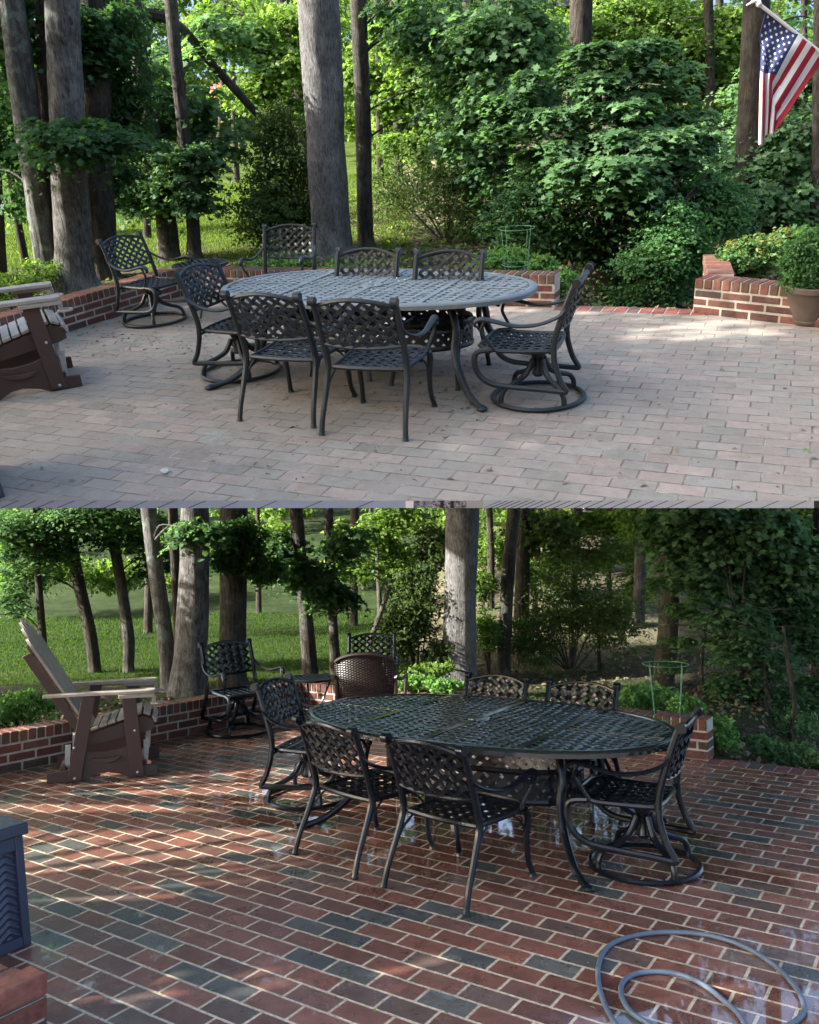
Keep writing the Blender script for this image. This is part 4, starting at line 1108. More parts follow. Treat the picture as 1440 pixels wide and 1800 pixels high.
# small things on the floors
def bits(name, T, n, region, sizes, matname, shape, label, cat=None, z=.006):
    pos = []
    while len(pos) < n:
        x, y = region(); p = T.gr(x, y)
        pos.append((p.x, p.y, z + rnd.random() * .004))
    pos = np.array(pos); nr = np.array([0, 0, 1]) + R.normal(size=(n, 3)) * .25
    o = leaf_mesh(name, T, pos, nr, sizes[0] + (sizes[1] - sizes[0]) * R.rand(n) ** 2, shape, matname, None)
    o.matrix_world = T.M; return tag(o, label, cat, None, 'stuff')
def reg_u():
    q = rnd.random()
    if q < .5: return rnd.gauss(640, 170), 600 + abs(rnd.gauss(0, 70))
    if q < .8: return rnd.uniform(100, 420), rnd.gauss(590, 25)
    return rnd.uniform(0, 1440), rnd.uniform(560, 870)
bits('fallen_leaves', UP, 1300, reg_u, (.010, .042), 'dry_leaf', 'oval', 'small dry leaf bits scattered on the dusty bricks', 'leaf litter')
bits('fallen_leaves', LO, 160, lambda: (rnd.uniform(0, 1440), rnd.uniform(1400, 1790)), (.008, .026), 'leaf_shrub', 'oval', 'small green leaf bits on the wet bricks', 'leaf litter')
o = leaf_mesh('seed_litter', UP, TABLE_BITS, np.array([0, 0, 1.]) + R.normal(size=(22, 3)) * .3, .010 + .02 * R.rand(22), 'oval', 'paper', None); o.matrix_world = UP.M; tag(o, 'pale seed litter lying in the middle of the dusty table', 'leaf litter', None, 'stuff')
p = UP.gr(291, 833); t = thing('paper_scrap', 'crumpled pale scrap of paper on the dry bricks', 'paper', UP, (p.x, p.y, 0))
m = MB(); m.ball((0, 0, .018), .022, 9, (1.1, .9, .75))
m.v = [(x + rnd.uniform(-.004, .004), y + rnd.uniform(-.004, .004), max(.004, z + rnd.uniform(-.004, .004))) for x, y, z in m.v]; m.obj('crumple', 'paper', t, smooth=False)
p = UP.gr(1417, 797); shrub(UP, 'weed', 'small weed growing from a joint of the dry bricks', [(1417, 792, 10, 7, p.y, 40)], 'leaf_shrub', .03, 'blade', loc=Vector((p.x, p.y, .002)), cat='weed', stems=0, sc=dict(clump=8, up=.3, rnd_n=1.0, droop=0, spread=.5, flat=.6, shell=.2))
p = UP.gr(958, 633); pos = np.array([(p.x, p.y, .012)]); o = leaf_mesh('yellow_leaf', UP, pos, np.array([[.2, .1, 1.]]), np.array([.07]), 'maple', 'leaf_nandina', None, tint=np.array([1.])); o.matrix_world = UP.M; tag(o, 'single yellowish fallen leaf under the right swivel chair', 'leaf')
p = LO.gr(113, 1504); pos = np.array([(p.x, p.y, .012)]); o = leaf_mesh('green_leaf', LO, pos, np.array([[.2, .1, 1.]]), np.array([.05]), 'oval', 'leaf_bright', None, tint=np.array([1.])); o.matrix_world = LO.M; tag(o, 'single bright green leaf on the wet bricks near the storage box', 'leaf')

# ------------------------------------------------------------------ upper terrace: trees and plants
MS = dict(clump=44, up=1.0, rnd_n=.40, droop=.45, spread=.36, flat=.08, shell=.40)
TS = dict(clump=60, up=1.3, rnd_n=.28, droop=.7, spread=.42, flat=.03, shell=.25, tier=.21)
BS = dict(clump=22, up=.6, rnd_n=.8, droop=.2, spread=.22, flat=.5, shell=.3)
gt = 'tree trunks along the wall of the dry patio'
tree(UP, 'tree', 'leaning lichen-spotted trunk, leftmost of the thick trunks above the dry patio', [(98, 512, 44), (84, 440, 40), (62, 300, 36), (40, 150, 36), (20, 0, 33)], 'bark_pale', [(20, 60, 60, 70, .3, 900), (10, 240, 60, 70, .5, 700)], 'leaf_dark', .09, 'maple', gt, sc=BS)
tree(UP, 'tree', 'thin dark trunk squeezed between lichen-spotted and grey trunks', [(112, 505, 26), (104, 420, 26), (88, 250, 26), (80, 100, 24), (76, 0, 22)], 'bark_dark', [(60, 330, 60, 60, .4, 500)], 'leaf_dark', .08, 'maple', gt, sc=BS)
tree(UP, 'tree', 'thick furrowed grey trunk behind the corner chair on the dry patio', [(135, 512, 66), (130, 440, 54), (122, 300, 50), (114, 120, 46), (109, 0, 44)], 'bark_furrow', [(130, 240, 110, 26, -.4, 1400), (140, 60, 70, 60, .6, 900)], 'leaf_dark', .10, 'maple', gt, sc=MS)
tree(UP, 'tree', 'dark trunk in shadow right of the furrowed grey trunk', [(183, 488, 46), (178, 400, 42), (170, 250, 42), (166, 100, 40), (160, 0, 38)], 'bark_dark', [(190, 60, 60, 80, .3, 2200), (205, 180, 60, 70, .3, 2000), (180, 300, 60, 60, .2, 1200), (40, 150, 70, 90, 1.2, 1500)], 'leaf_dark', .085, 'oval', gt, sc=BS)
tree(UP, 'tree', 'slim curving trunk behind the corner chair, with the arching branch above', [(300, 458, 33), (290, 370, 30), (266, 230, 27), (246, 110, 25), (232, 0, 24)], 'bark_mid', [(240, 330, 70, 36, 0, 1300), (230, 230, 80, 40, .3, 1300), (330, 285, 60, 34, -.2, 900), (240, 150, 70, 50, .5, 1000), (330, 180, 60, 40, .3, 600)], 'leaf_maple', .10, 'maple', gt, sc=MS,
     branches=[[(240, 22, 16, 0), (285, 30, 14, .2), (325, 55, 13, .4), (370, 110, 13, .6), (420, 165, 13, .9), (480, 232, 11, 1.2)], [(246, 80, 8, 0), (200, 60, 6, .2), (150, 90, 4, .3)]])
tree(UP, 'tree', 'slimmest trunk by the side table, carrying the small bird box', [(344, 458, 24), (340, 400, 20), (328, 280, 18), (312, 130, 18), (300, 0, 18)], 'bark_mid', [(340, 345, 56, 30, 0, 700), (390, 240, 60, 30, .4, 500), (400, 60, 60, 40, .5, 500)], 'leaf_maple', .10, 'maple', gt, sc=MS)
BIG = tree(UP, 'tree', 'thickest smooth grey trunk beside the armchair farthest back', [(583, 452, 66), (582, 400, 58), (576, 300, 57), (568, 150, 56), (560, 0, 56)], 'bark_grey', None, None, group=gt); BIG_AT = ground_at(UP, 583, 452)
tree(UP, 'tree', 'narrow straight dark trunk just right of the thickest trunk', [(644, 432, 25), (641, 350, 23), (638, 200, 23), (630, 0, 22)], 'bark_mid', [(760, 60, 70, 70, -.5, 900), (820, 150, 70, 80, -.3, 1200), (700, 30, 60, 40, 0, 500)], 'leaf_maple', .10, 'maple', gt, sc=MS, branches=[[(640, 90, 8, 0), (680, 60, 6, -.1), (730, 40, 4, -.2)]])
for i, (wy, lab) in enumerate((([(48, 470, 12), (30, 380, 11), (12, 260, 10), (2, 120, 10)], 'thin young trunk at the left rim of the lawn'),
                                ([(8, 500, 18), (0, 420, 16), (-10, 250, 16)], 'half hidden thin trunk at the very left above the glider arm'))):
    tree(UP, 'tree', lab, wy, 'bark_dark', None, None, group=gt)
gb = 'trees standing in the woods beyond the dry patio'
def wood_tree(T, label, x0, y0, x1, y1, w, Y, bk='bark_dark', fol=None, lm=None, ls=.13, g=None, sh='quad', sc=None, wt=None):
    k = UP if T is UP else LO
    b = T.at(x0, y0, Y); b = Vector((b.x, b.y, hgt(T, b.x, b.y)))
    return tree(T, 'tree', label, [(x0, y0, w), (x0 + (x1 - x0) * .4 + 2, y0 + (y1 - y0) * .4, w * .92), (x1, y1, w * .85)], bk, fol, lm, ls, sh, g, base=b, sc=sc or BS)
wood_tree(UP, 'far thin trunk high above the thickest trunk, leaning left', 522, 100, 497, 0, 22, 17, 'bark_mid', [(500, 60, 90, 60, 0, 700)], 'leaf_bright', .13, gb)
wood_tree(UP, 'far slender trunk in the yellow-green woods above the left far chair', 697, 250, 692, 0, 13, 18, 'bark_dark', [(720, 120, 70, 60, 1, 800)], 'leaf_bright', .13, gb)
wood_tree(UP, 'far slender trunk above the gap between the two far chairs', 745, 230, 735, 0, 16, 17, 'bark_mid', [(770, 40, 70, 60, 1, 700)], 'leaf_bright', .13, gb)
wood_tree(UP, 'mid-distance trunk left of the large maple spray', 829, 275, 824, 0, 22, 14, 'bark_dark', [(850, 60, 80, 60, .5, 1000), (800, 200, 60, 60, 1, 700)], 'leaf_maple', .11, gb, 'maple', MS)
wood_tree(UP, 'twin dark trunk rising behind the blue-green leaves', 886, 440, 880, 0, 38, 11.5, 'bark_dark', [(880, 60, 80, 70, -.8, 1700), (900, 170, 90, 60, -.9, 1800), (850, 240, 70, 50, -.8, 800)], 'leaf_maple', .11, gb, 'maple', MS)
wood_tree(UP, 'broad dark trunk at the top behind the large maple spray', 1010, 300, 1022, 0, 36, 15, 'bark_dark', [(980, 60, 80, 50, 1, 500)], 'leaf_bright', .12, gb)
wood_tree(UP, 'thin dark trunk beside the broad one at the top', 1050, 300, 1047, 0, 14, 16, 'bark_dark', None, None, .1, gb)
wood_tree(UP, 'pale far trunk in the light woods at the top', 1196, 200, 1193, 0, 20, 22, 'bark_mid', [(1150, 60, 100, 60, 0, 700)], 'leaf_bright', .14, gb)
wood_tree(UP, 'pair of thin far trunks left of the flag', 1252, 420, 1245, 0, 16, 15, 'bark_dark', [(1230, 110, 70, 60, 1, 500)], 'leaf_bright', .12, gb)
wood_tree(UP, 'dark trunk directly behind the flag', 1308, 400, 1330, 0, 42, 11.5, 'bark_dark', [(1290, 300, 70, 70, .4, 1400), (1395, 110, 60, 80, 1.5, 700)], 'leaf_maple', .11, gb, 'maple', MS)
wood_tree(UP, 'mossy trunk at the far right edge below the flag', 1432, 430, 1440, 120, 20, 11, 'bark_mid', [(1400, 250, 70, 80, .5, 1500), (1370, 340, 80, 60, .3, 1500)], 'leaf_maple', .10, gb, 'maple', MS)
# the large maple over the opening
b = UP.at(1130, 520, 10.2); b.z = hgt(UP, b.x, b.y)
tree(UP, 'maple_tree', 'large low maple whose pale layered leaves fill the middle right of the dry view', [(1130, 560, 20), (1120, 420, 16), (1090, 260, 14), (1080, 130, 10)], 'bark_dark',
     [(1010, 110, 106.2, 37.4, -0.6, 1054), (1130, 120, 129.8, 44, -0.5, 1364), (1060, 180, 141.6, 50.6, -0.9, 1984), (1170, 210, 118, 50.6, -0.6, 1612), (1000, 240, 106.2, 48.4, -0.9, 1364), (1100, 270, 141.6, 44, -1, 1612), (1210, 290, 94.4, 48.4, -0.4, 1240), (930, 200, 94.4, 66, -0.4, 930)],
     'leaf_maple', .105, 'maple', 'large leafy trees', sc=TS, extra=0, base=b)
b = UP.at(1080, 520, 9.6); b.z = hgt(UP, b.x, b.y)
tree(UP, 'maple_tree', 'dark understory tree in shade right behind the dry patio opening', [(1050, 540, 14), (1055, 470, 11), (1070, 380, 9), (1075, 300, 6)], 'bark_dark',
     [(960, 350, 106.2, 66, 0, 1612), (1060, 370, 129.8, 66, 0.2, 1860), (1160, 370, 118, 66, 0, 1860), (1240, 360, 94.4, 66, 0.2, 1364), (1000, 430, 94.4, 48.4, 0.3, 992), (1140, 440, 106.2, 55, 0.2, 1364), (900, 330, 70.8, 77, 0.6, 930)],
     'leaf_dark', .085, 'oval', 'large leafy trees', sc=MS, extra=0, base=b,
     branches=[[(1075, 530, 9, 0), (1090, 430, 7, 0), (1120, 340, 5, 0)], [(1040, 530, 8, 0), (1010, 430, 6, 0), (980, 350, 4, 0)]])
b = UP.at(1190, 520, 8.9); b.z = hgt(UP, b.x, b.y)
tree(UP, 'bushy_tree', 'bright-edged bushy tree drooping beside the planter wall corner', [(1190, 545, 10), (1185, 470, 8), (1180, 380, 6)], 'bark_dark',
     [(1190, 400, 60, 50, -.2, 2200), (1150, 460, 60, 40, -.3, 1800), (1210, 450, 50, 44, -.1, 1600), (1170, 500, 46, 26, -.2, 900), (1260, 370, 60, 50, .4, 1500), (1240, 330, 50, 40, .4, 1000)],
     'leaf_box', .06, 'oval', 'large leafy trees', sc=MS, extra=0, base=b)
for i, (x, lab) in enumerate(((1028, 'thin bare stem nearest the end of the low wall, dry side'), (1052, 'dark stem in the gap of the dry patio, second from the low wall'), (1100, 'bare stem in the middle of the gap of the dry patio'), (905, 'dark stem rising right behind the wire cage, dry side'))):
    bb = UP.at(x, 500, 10.5 + .3 * i); bb.z = hgt(UP, bb.x, bb.y); tree(UP, 'sapling', lab, [(x, 540, 10), (x + 5 - 3 * i, 480, 8), (x - 4 + 3 * i, 400, 6), (x + 8, 330, 4)], 'bark_dark', None, None, extra=1, base=bb, group='bare saplings under the trees')

b = UP.at(1330, 420, 13); b.z = hgt(UP, b.x, b.y)
tree(UP, 'understory_tree', 'leafy tree filling the woods behind and below the flag', [(1330, 480, 14), (1330, 300, 11), (1340, 120, 8)], 'bark_dark',
     [(1370, 150, 80, 30, 0, 1300), (1410, 230, 80, 34, 0, 1500), (1340, 300, 90, 30, .2, 1800), (1400, 350, 80, 34, -.3, 1800), (1290, 380, 70, 30, 0, 1300), (1420, 410, 60, 26, -.5, 1000), (1270, 230, 60, 30, .3, 1000)],
     'leaf_maple', .10, 'maple', 'large leafy trees', sc=MS, extra=0, base=b)
b = UP.at(1100, 300, 15.5); b.z = hgt(UP, b.x, b.y)
tree(UP, 'understory_tree', 'paler leafy trees crown rising above the large low maple', [(1100, 420, 14), (1110, 250, 11), (1120, 40, 8)], 'bark_mid',
     [(960, 90, 90, 30, 0, 1500), (1060, 40, 90, 34, .4, 1600), (1180, 70, 90, 34, 0, 1700), (1260, 130, 80, 34, .2, 1500), (1150, 10, 110, 26, .5, 1400), (900, 130, 70, 30, .3, 1100), (1300, 40, 80, 40, .4, 1400)],
     'leaf_bright', .105, 'maple', 'large leafy trees', sc=MS, extra=0, base=b)
b = UP.at(740, 300, 15); b.z = hgt(UP, b.x, b.y)
tree(UP, 'understory_tree', 'yellow-green leafy tree between the narrow dark trunk and the blue-green leaves', [(745, 400, 12), (735, 220, 10), (720, 60, 7)], 'bark_mid',
     [(690, 60, 60, 26, 0, 1100), (760, 120, 80, 28, 0, 1500), (700, 170, 60, 26, .2, 1100), (800, 230, 80, 26, 0, 1300), (720, 250, 60, 20, 0, 700), (850, 40, 80, 30, .3, 1200), (640, 130, 40, 30, .4, 700)],
     'leaf_bright', .105, 'maple', 'large leafy trees', sc=MS, extra=0, base=b)
b = UP.at(460, 260, 16); b.z = hgt(UP, b.x, b.y)
tree(UP, 'understory_tree', 'yellow-green leafy tree left of the thickest trunk, above the sunny lawn', [(470, 330, 12), (465, 200, 10), (450, 40, 7)], 'bark_mid',
     [(420, 60, 70, 30, 0, 1500), (500, 110, 70, 30, 0, 1500), (440, 160, 60, 22, .2, 900), (530, 40, 60, 34, .3, 1000), (380, 20, 60, 26, .4, 800), (520, 190, 40, 22, 0, 600)],
     'leaf_bright', .10, 'maple', 'large leafy trees', sc=MS, extra=0, base=b)
SHB = dict(clump=14, up=.7, rnd_n=.7, droop=.2, spread=.2, flat=.4, shell=.3)
shrub(UP, 'evergreen_shrub', 'tall olive evergreen shrub behind the armchair farthest back, dry view', [(500, 300, 70, 80, 11.5, 5200), (470, 380, 70, 60, 11.2, 3500), (540, 390, 60, 60, 11.4, 3000), (490, 220, 40, 50, 11.6, 1500)], 'leaf_olive', .055, 'oval', sc=SHB)
shrub(UP, 'airy_shrub', 'airy twiggy olive shrub behind the two far chairs of the grey table', [(780, 330, 80, 90, 12, 2600), (700, 340, 60, 80, 12.6, 1700), (830, 390, 50, 60, 11.5, 1200)], 'leaf_olive', .055, 'oval', sc=SHB, stems=16)
shrub(UP, 'ground_cover', 'light green bushy plants behind the wall around the wire cage', [(895, 458, 46, 22, 8.9, 2400), (860, 462, 40, 16, 8.4, 1400), (955, 468, 26, 20, 8.2, 1100), (995, 500, 22, 26, 7.9, 1500), (1005, 528, 18, 12, 7.7, 700)], 'leaf_shrub', .042, 'oval', cat='bush')
shrub(UP, 'ground_cover', 'light green low plants behind the armchair farthest back', [(505, 460, 60, 14, 9.3, 1600), (620, 466, 60, 10, 9.1, 1000), (440, 468, 30, 10, 9.2, 400)], 'leaf_shrub', .045, 'oval', cat='bush')
shrub(UP, 'ground_cover', 'green undergrowth left of the furrowed trunk by the glider arms', [(20, 505, 60, 18, 8.4, 900), (60, 480, 50, 20, 9.4, 900)], 'leaf_bright', .045, 'oval', cat='bush')
shrub(UP, 'nandina_bush', 'reddish-tipped green bush growing inside the planter wall', [(1320, 450, 56, 34, 7.9, 3600), (1290, 462, 34, 20, 7.7, 1300), (1390, 430, 44, 30, 8.2, 2200)], 'leaf_nandina', .045, 'oval', cat='bush')
c = UP.at(1440, 470, pp.y); shrub(UP, 'potted_shrub', 'dense dark green shrub growing in the flower pot', [(1432, 458, 56, 54, pp.y, 7000), (1418, 500, 46, 26, pp.y, 2200)], 'leaf_box', .035, 'oval', loc=Vector((pp.x, pp.y, .263)))
shrub(UP, 'azalea', 'pink blossoming azalea far off on the bright slope', [(386, 160, 12, 8, 27, 260)], 'blossom', .16, 'quad', cat='azalea', sc=BS)

# ------------------------------------------------------------------ lower terrace: trees and plants
gt = 'tree trunks along the wall of the wet patio'
tree(LO, 'tree', 'curved dark trunk behind the glider back, farther left of the two, wet view', [(166, 1182, 22), (158, 1110, 22), (140, 1030, 21), (126, 960, 22), (118, 890, 24)], 'bark_dark', [(60, 935, 90, 40, -.3, 1500), (160, 915, 80, 30, 0, 900), (40, 1010, 60, 34, 0, 700)], 'leaf_dark', .095, 'oval', gt, sc=MS)
tree(LO, 'tree', 'wavy brown trunk between the glider and the lichen-spotted trunk', [(226, 1182, 20), (226, 1120, 21), (212, 1020, 19), (196, 930, 21), (192, 880, 22)], 'bark_mid', [(220, 935, 70, 36, -.2, 1300), (270, 985, 50, 40, 0, 700)], 'leaf_dark', .09, 'oval', gt, sc=MS)
tree(LO, 'tree', 'lichen-spotted trunk just left of the thick furrowed trunk, wet view', [(297, 1215, 30), (292, 1130, 28), (275, 1010, 27), (262, 900, 27)], 'bark_pale', [(350, 930, 60, 26, -.5, 900)], 'leaf_maple', .09, 'maple', gt, sc=MS)
tree(LO, 'tree', 'thick furrowed grey trunk above the curved wall, wet view', [(330, 1222, 60), (336, 1140, 56), (342, 1000, 50), (342, 890, 46)], 'bark_furrow', None, None, group=gt)
tree(LO, 'tree', 'dim narrow trunk hidden between the lichen-spotted and thick trunks', [(312, 1210, 16), (312, 1090, 15), (304, 900, 18)], 'bark_dark', None, None, group=gt)
tree(LO, 'tree', 'dark broad trunk directly behind the armchair by the curved wall', [(409, 1205, 48), (410, 1110, 46), (410, 1000, 46), (412, 890, 46)], 'bark_mid', [(420, 950, 50, 44, -.3, 2200), (460, 1000, 50, 30, -.3, 1200), (390, 980, 30, 40, -.4, 800)], 'leaf_dark', .075, 'oval', gt, sc=BS)
tree(LO, 'tree', 'slim trunk above the side table, left one of two, wet view', [(545, 1188, 28), (540, 1110, 25), (530, 1000, 22), (520, 890, 23)], 'bark_mid', [(540, 1010, 60, 30, -.3, 1200), (570, 1045, 50, 30, -.2, 800), (500, 960, 50, 30, 0, 700)], 'leaf_maple', .10, 'maple', gt, sc=MS)
tree(LO, 'tree', 'slim trunk above the side table, right one of two, with the bird box', [(590, 1188, 20), (586, 1100, 16), (580, 1000, 16), (577, 890, 17)], 'bark_mid', [(610, 960, 50, 40, -.2, 900), (600, 1050, 40, 24, 0, 400)], 'leaf_maple', .095, 'maple', gt, sc=MS)
tree(LO, 'tree', 'thickest smooth grey trunk rising behind the far chairs of the wet table', [(808, 1205, 62), (808, 1140, 58), (810, 1020, 56), (814, 890, 58)], 'bark_grey', None, None, group=gt)
tree(LO, 'tree', 'narrow speckled trunk right of the thickest trunk, wet view', [(886, 1188, 24), (888, 1110, 23), (894, 1000, 23), (904, 890, 22)], 'bark_mid', None, None, group=gt)
gb = 'trees standing in the woods beyond the wet patio'
wood_tree(LO, 'far dark trunk between the thickest and the speckled trunks, wet view', 862, 1040, 860, 890, 14, 17, 'bark_dark', [(860, 960, 60, 60, .5, 900)], 'leaf_bright', .12, gb)
wood_tree(LO, 'dim trunk just right of the speckled trunk, wet view', 914, 1110, 920, 890, 28, 13, 'bark_dark', [(960, 940, 70, 50, 0, 900)], 'leaf_olive', .1, gb)
wood_tree(LO, 'distant trunk left of the sunlit slope, wet view', 975, 1000, 975, 890, 16, 17, 'bark_dark', None, None, .1, gb)
wood_tree(LO, 'distant trunk over the sunlit slope with brick-red glimpse beside it', 1122, 1060, 1125, 890, 22, 15, 'bark_mid', [(1130, 920, 70, 40, 0, 900)], 'leaf_bright', .12, gb)
wood_tree(LO, 'double dark trunk behind the wire cage, wet view', 1168, 1240, 1180, 890, 38, 10.6, 'bark_dark', [(1210, 1000, 60, 40, -.8, 1200), (1180, 930, 60, 40, -.7, 1000)], 'leaf_maple', .11, gb, 'maple', MS)
wood_tree(LO, 'dark trunk hidden in the blue-green leaves far right, wet view', 1340, 1220, 1330, 890, 34, 10.5, 'bark_dark', [(1330, 930, 90, 44, -.8, 2400), (1400, 980, 70, 50, -.7, 1800), (1260, 960, 70, 40, -.7, 1600), (1300, 1020, 80, 40, -.5, 1800), (1230, 905, 70, 26, -.8, 900)], 'leaf_maple', .11, gb, 'maple', MS)
wood_tree(LO, 'trunk at the right rim of the wet view', 1436, 1200, 1440, 890, 24, 10, 'bark_dark', [(1410, 1080, 60, 60, -.3, 1600)], 'leaf_dark', .085, gb, 'oval', MS)
b = LO.at(1300, 1300, 9.4); b.z = hgt(LO, b.x, b.y)
tree(LO, 'understory_tree', 'dense dark understory tree at the right behind the wet patio', [(1298, 1330, 14), (1300, 1250, 12), (1300, 1120, 10)], 'bark_dark',
     [(1280, 800, 153.4, 88, 0.5, 1550), (1240, 1090, 94.4, 55, 0, 1612), (1340, 1110, 106.2, 55, 0, 1860), (1410, 1150, 82.6, 55, 0.1, 1364), (1260, 1170, 94.4, 44, 0.1, 1364), (1350, 1190, 94.4, 37.4, 0, 1364), (1190, 1120, 59, 55, 0.5, 868), (1290, 1230, 70.8, 33, 0.2, 558), (1410, 1220, 70.8, 33, 0.2, 620), (1180, 1040, 59, 44, 0.4, 744)],
     'leaf_maple', .085, 'oval', None, sc=TS, extra=0, base=b)
b = LO.at(80, 1060, 12); b.z = hgt(LO, b.x, b.y)
tree(LO, 'understory_tree', 'dark leafy tree hanging over the top left of the wet view', [(70, 1120, 14), (66, 1000, 12), (60, 900, 9)], 'bark_dark',
     [(120, 780, 150, 80, 0, 2600), (360, 800, 120, 60, 0, 2000), (30, 920, 90, 30, 0, 2200), (150, 905, 80, 24, 0, 1600), (60, 975, 80, 26, .2, 1400), (250, 910, 60, 26, .2, 1200), (20, 1050, 40, 40, 0, 600)],
     'leaf_maple', .085, 'oval', None, sc=MS, extra=0, base=b)
b = LO.at(650, 1060, 15); b.z = hgt(LO, b.x, b.y)
tree(LO, 'understory_tree', 'light leafy tree on the lawn edge above the side table, wet view', [(690, 1110, 10), (692, 1000, 8), (680, 900, 6)], 'bark_mid',
     [(560, 700, 130, 90, 0, 2600), (760, 760, 120, 80, .5, 2400), (650, 940, 60, 24, 0, 1300), (700, 905, 60, 26, 0, 1200), (470, 930, 60, 20, .3, 900), (620, 1000, 50, 20, 0, 800), (700, 985, 40, 30, 0, 800)],
     'leaf_bright', .095, 'maple', None, sc=MS, extra=0, base=b)
b = LO.at(1010, 1000, 16); b.z = hgt(LO, b.x, b.y)
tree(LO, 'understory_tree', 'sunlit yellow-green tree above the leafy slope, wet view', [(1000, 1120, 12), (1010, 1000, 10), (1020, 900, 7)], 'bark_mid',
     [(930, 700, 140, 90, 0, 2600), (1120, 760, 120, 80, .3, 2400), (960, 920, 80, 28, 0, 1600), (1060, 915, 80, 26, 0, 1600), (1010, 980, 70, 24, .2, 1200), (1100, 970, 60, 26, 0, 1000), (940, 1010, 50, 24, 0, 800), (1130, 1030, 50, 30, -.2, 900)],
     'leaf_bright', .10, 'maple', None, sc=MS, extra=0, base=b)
for i, (x, lab) in enumerate(((1238, 'dark stem in the gap right of the wall end, nearest the wire cage, wet view'), (1348, 'dark stem toward the right edge of the wet patio'), (1060, 'thin sapling on the leafy slope left of the wire cage, wet view'), (1392, 'last bare stem at the right of the wet patio'))):
    bb = LO.at(x, 1290, (9.6, 9.3, 12, 9.0)[i]); bb.z = hgt(LO, bb.x, bb.y); tree(LO, 'sapling', lab, [(x, 1310, 11), (x + 6, 1250, 9), (x - 5, 1180, 7), (x + 3 - 6 * i, 1100, 5)], 'bark_dark', None, None, extra=1, base=bb, group='bare saplings beyond the wet patio')
shrub(LO, 'evergreen_shrub', 'tall olive shrub just left of the thickest trunk, wet view', [(730, 1060, 50, 90, 11.2, 4200), (700, 1120, 40, 60, 11, 2200), (760, 960, 40, 60, 11.4, 2000), (770, 1150, 30, 40, 11, 1200)], 'leaf_olive', .06, 'oval', sc=SHB)
shrub(LO, 'airy_shrub', 'airy twiggy olive shrub on the slope behind the far chairs, wet view', [(1000, 1060, 90, 90, 12.5, 3400), (940, 1120, 60, 60, 12, 1800), (1080, 1090, 60, 80, 12, 2200), (1040, 970, 80, 40, 13, 1300)], 'leaf_olive', .06, 'oval', sc=SHB, stems=18)
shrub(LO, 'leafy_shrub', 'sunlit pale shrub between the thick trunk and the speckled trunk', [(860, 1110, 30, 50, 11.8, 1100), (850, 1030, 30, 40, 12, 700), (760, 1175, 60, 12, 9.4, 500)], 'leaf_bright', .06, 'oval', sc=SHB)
shrub(LO, 'ground_cover', 'light green bushy plants around the wire cage behind the wet wall end', [(1150, 1228, 56, 22, 8.3, 2400), (1110, 1222, 36, 20, 8.2, 1300), (1205, 1245, 34, 24, 7.8, 1500), (1265, 1290, 36, 30, 7.6, 2200), (1282, 1318, 22, 18, 7.4, 900)], 'leaf_shrub', .045, 'oval', cat='bush')
shrub(LO, 'ground_cover', 'low light green plants left of the far chairs behind the wet wall', [(730, 1198, 50, 12, 8.9, 1100), (780, 1206, 40, 10, 8.7, 800)], 'leaf_shrub', .045, 'oval', cat='bush')
shrub(LO, 'boxwood_bush', 'rounded light green bush behind the glider, over the wall at the left', [(40, 1240, 56, 30, 8.4, 3200), (-20, 1250, 50, 30, 8.2, 1500)], 'leaf_shrub', .04, 'oval', cat='bush')
shrub(LO, 'flowering_shrub', 'pale sunlit shrubs along the far edge of the lawn, wet view', [(70, 1000, 100, 40, 24, 1500), (200, 1010, 80, 36, 25, 1200), (330, 1015, 60, 30, 26, 700), (640, 990, 90, 34, 27, 1300), (470, 1000, 70, 26, 28, 700)], 'leaf_far', .16, 'quad', cat='shrub', sc=BS, stems=0)

for x, Y, lab in ((-100, 17, 'tall tree at the far left of the lawn, wet view'), (260, 19, 'tall tree standing on the lawn behind the thick trunks, wet view'), (620, 20, 'tall tree above the side table at the far lawn edge'), (930, 18, 'tall tree above the sunlit slope, wet view'), (1250, 17, 'tall tree behind the blue-green leaves, wet view'), (1560, 15, 'tall tree beyond the right rim of the wet view')):
    b = LO.at(x, 1000, Y); b.z = hgt(LO, b.x, b.y)
    tree(LO, 'tree', lab, [(x, 1040, 16), (x + 4, 900, 15), (x + 10, 640, 12)], 'bark_dark',
         [(x, 560, 170, 90, 0, 600), (x - 90, 700, 150, 80, 0, 550), (x + 110, 690, 150, 80, .5, 550), (x + 20, 800, 160, 60, 0, 600)], 'leaf_bright', .17, 'quad', 'tall trees at the far side of the lawn', sc=BS, extra=0, base=b)
def slim(T, xs, label, grp, ybase, ytop):
    W = ['first', 'second', 'third', 'fourth', 'fifth', 'sixth', 'seventh', 'eighth', 'ninth', 'tenth', 'eleventh', 'twelfth', 'thirteenth', 'fourteenth', 'fifteenth', 'sixteenth']
    for i, (x, Y, w) in enumerate(sorted(xs)):
        b = T.at(x, ybase, Y); b.z = hgt(T, b.x, b.y); q = rnd.uniform(-14, 14)
        tree(T, 'tree', W[i] + ' from the left of the ' + label, [(x, ybase, w), (x + q * .4 + rnd.uniform(-3, 3), ybase * .6 + ytop * .4, w * .9), (x + q, ytop, w * .8)], 'bark_dark' if rnd.random() < .7 else 'bark_mid', None, None, group=grp, extra=3, base=b)
slim(UP, [(415, 24, 9), (540, 22, 10), (668, 20, 11), (718, 23, 8), (775, 17, 12), (852, 19, 12), (945, 17, 11), (978, 21, 13), (1078, 19, 11), (1148, 23, 14), (1226, 18, 12), (1275, 20, 14), (1362, 17, 13), (1412, 14, 11), (385, 27, 9), (1180, 16, 8)], 'slim trunks deep in the woods beyond the dry patio', 'slim trunks deep in the dry side woods', 300, 0)
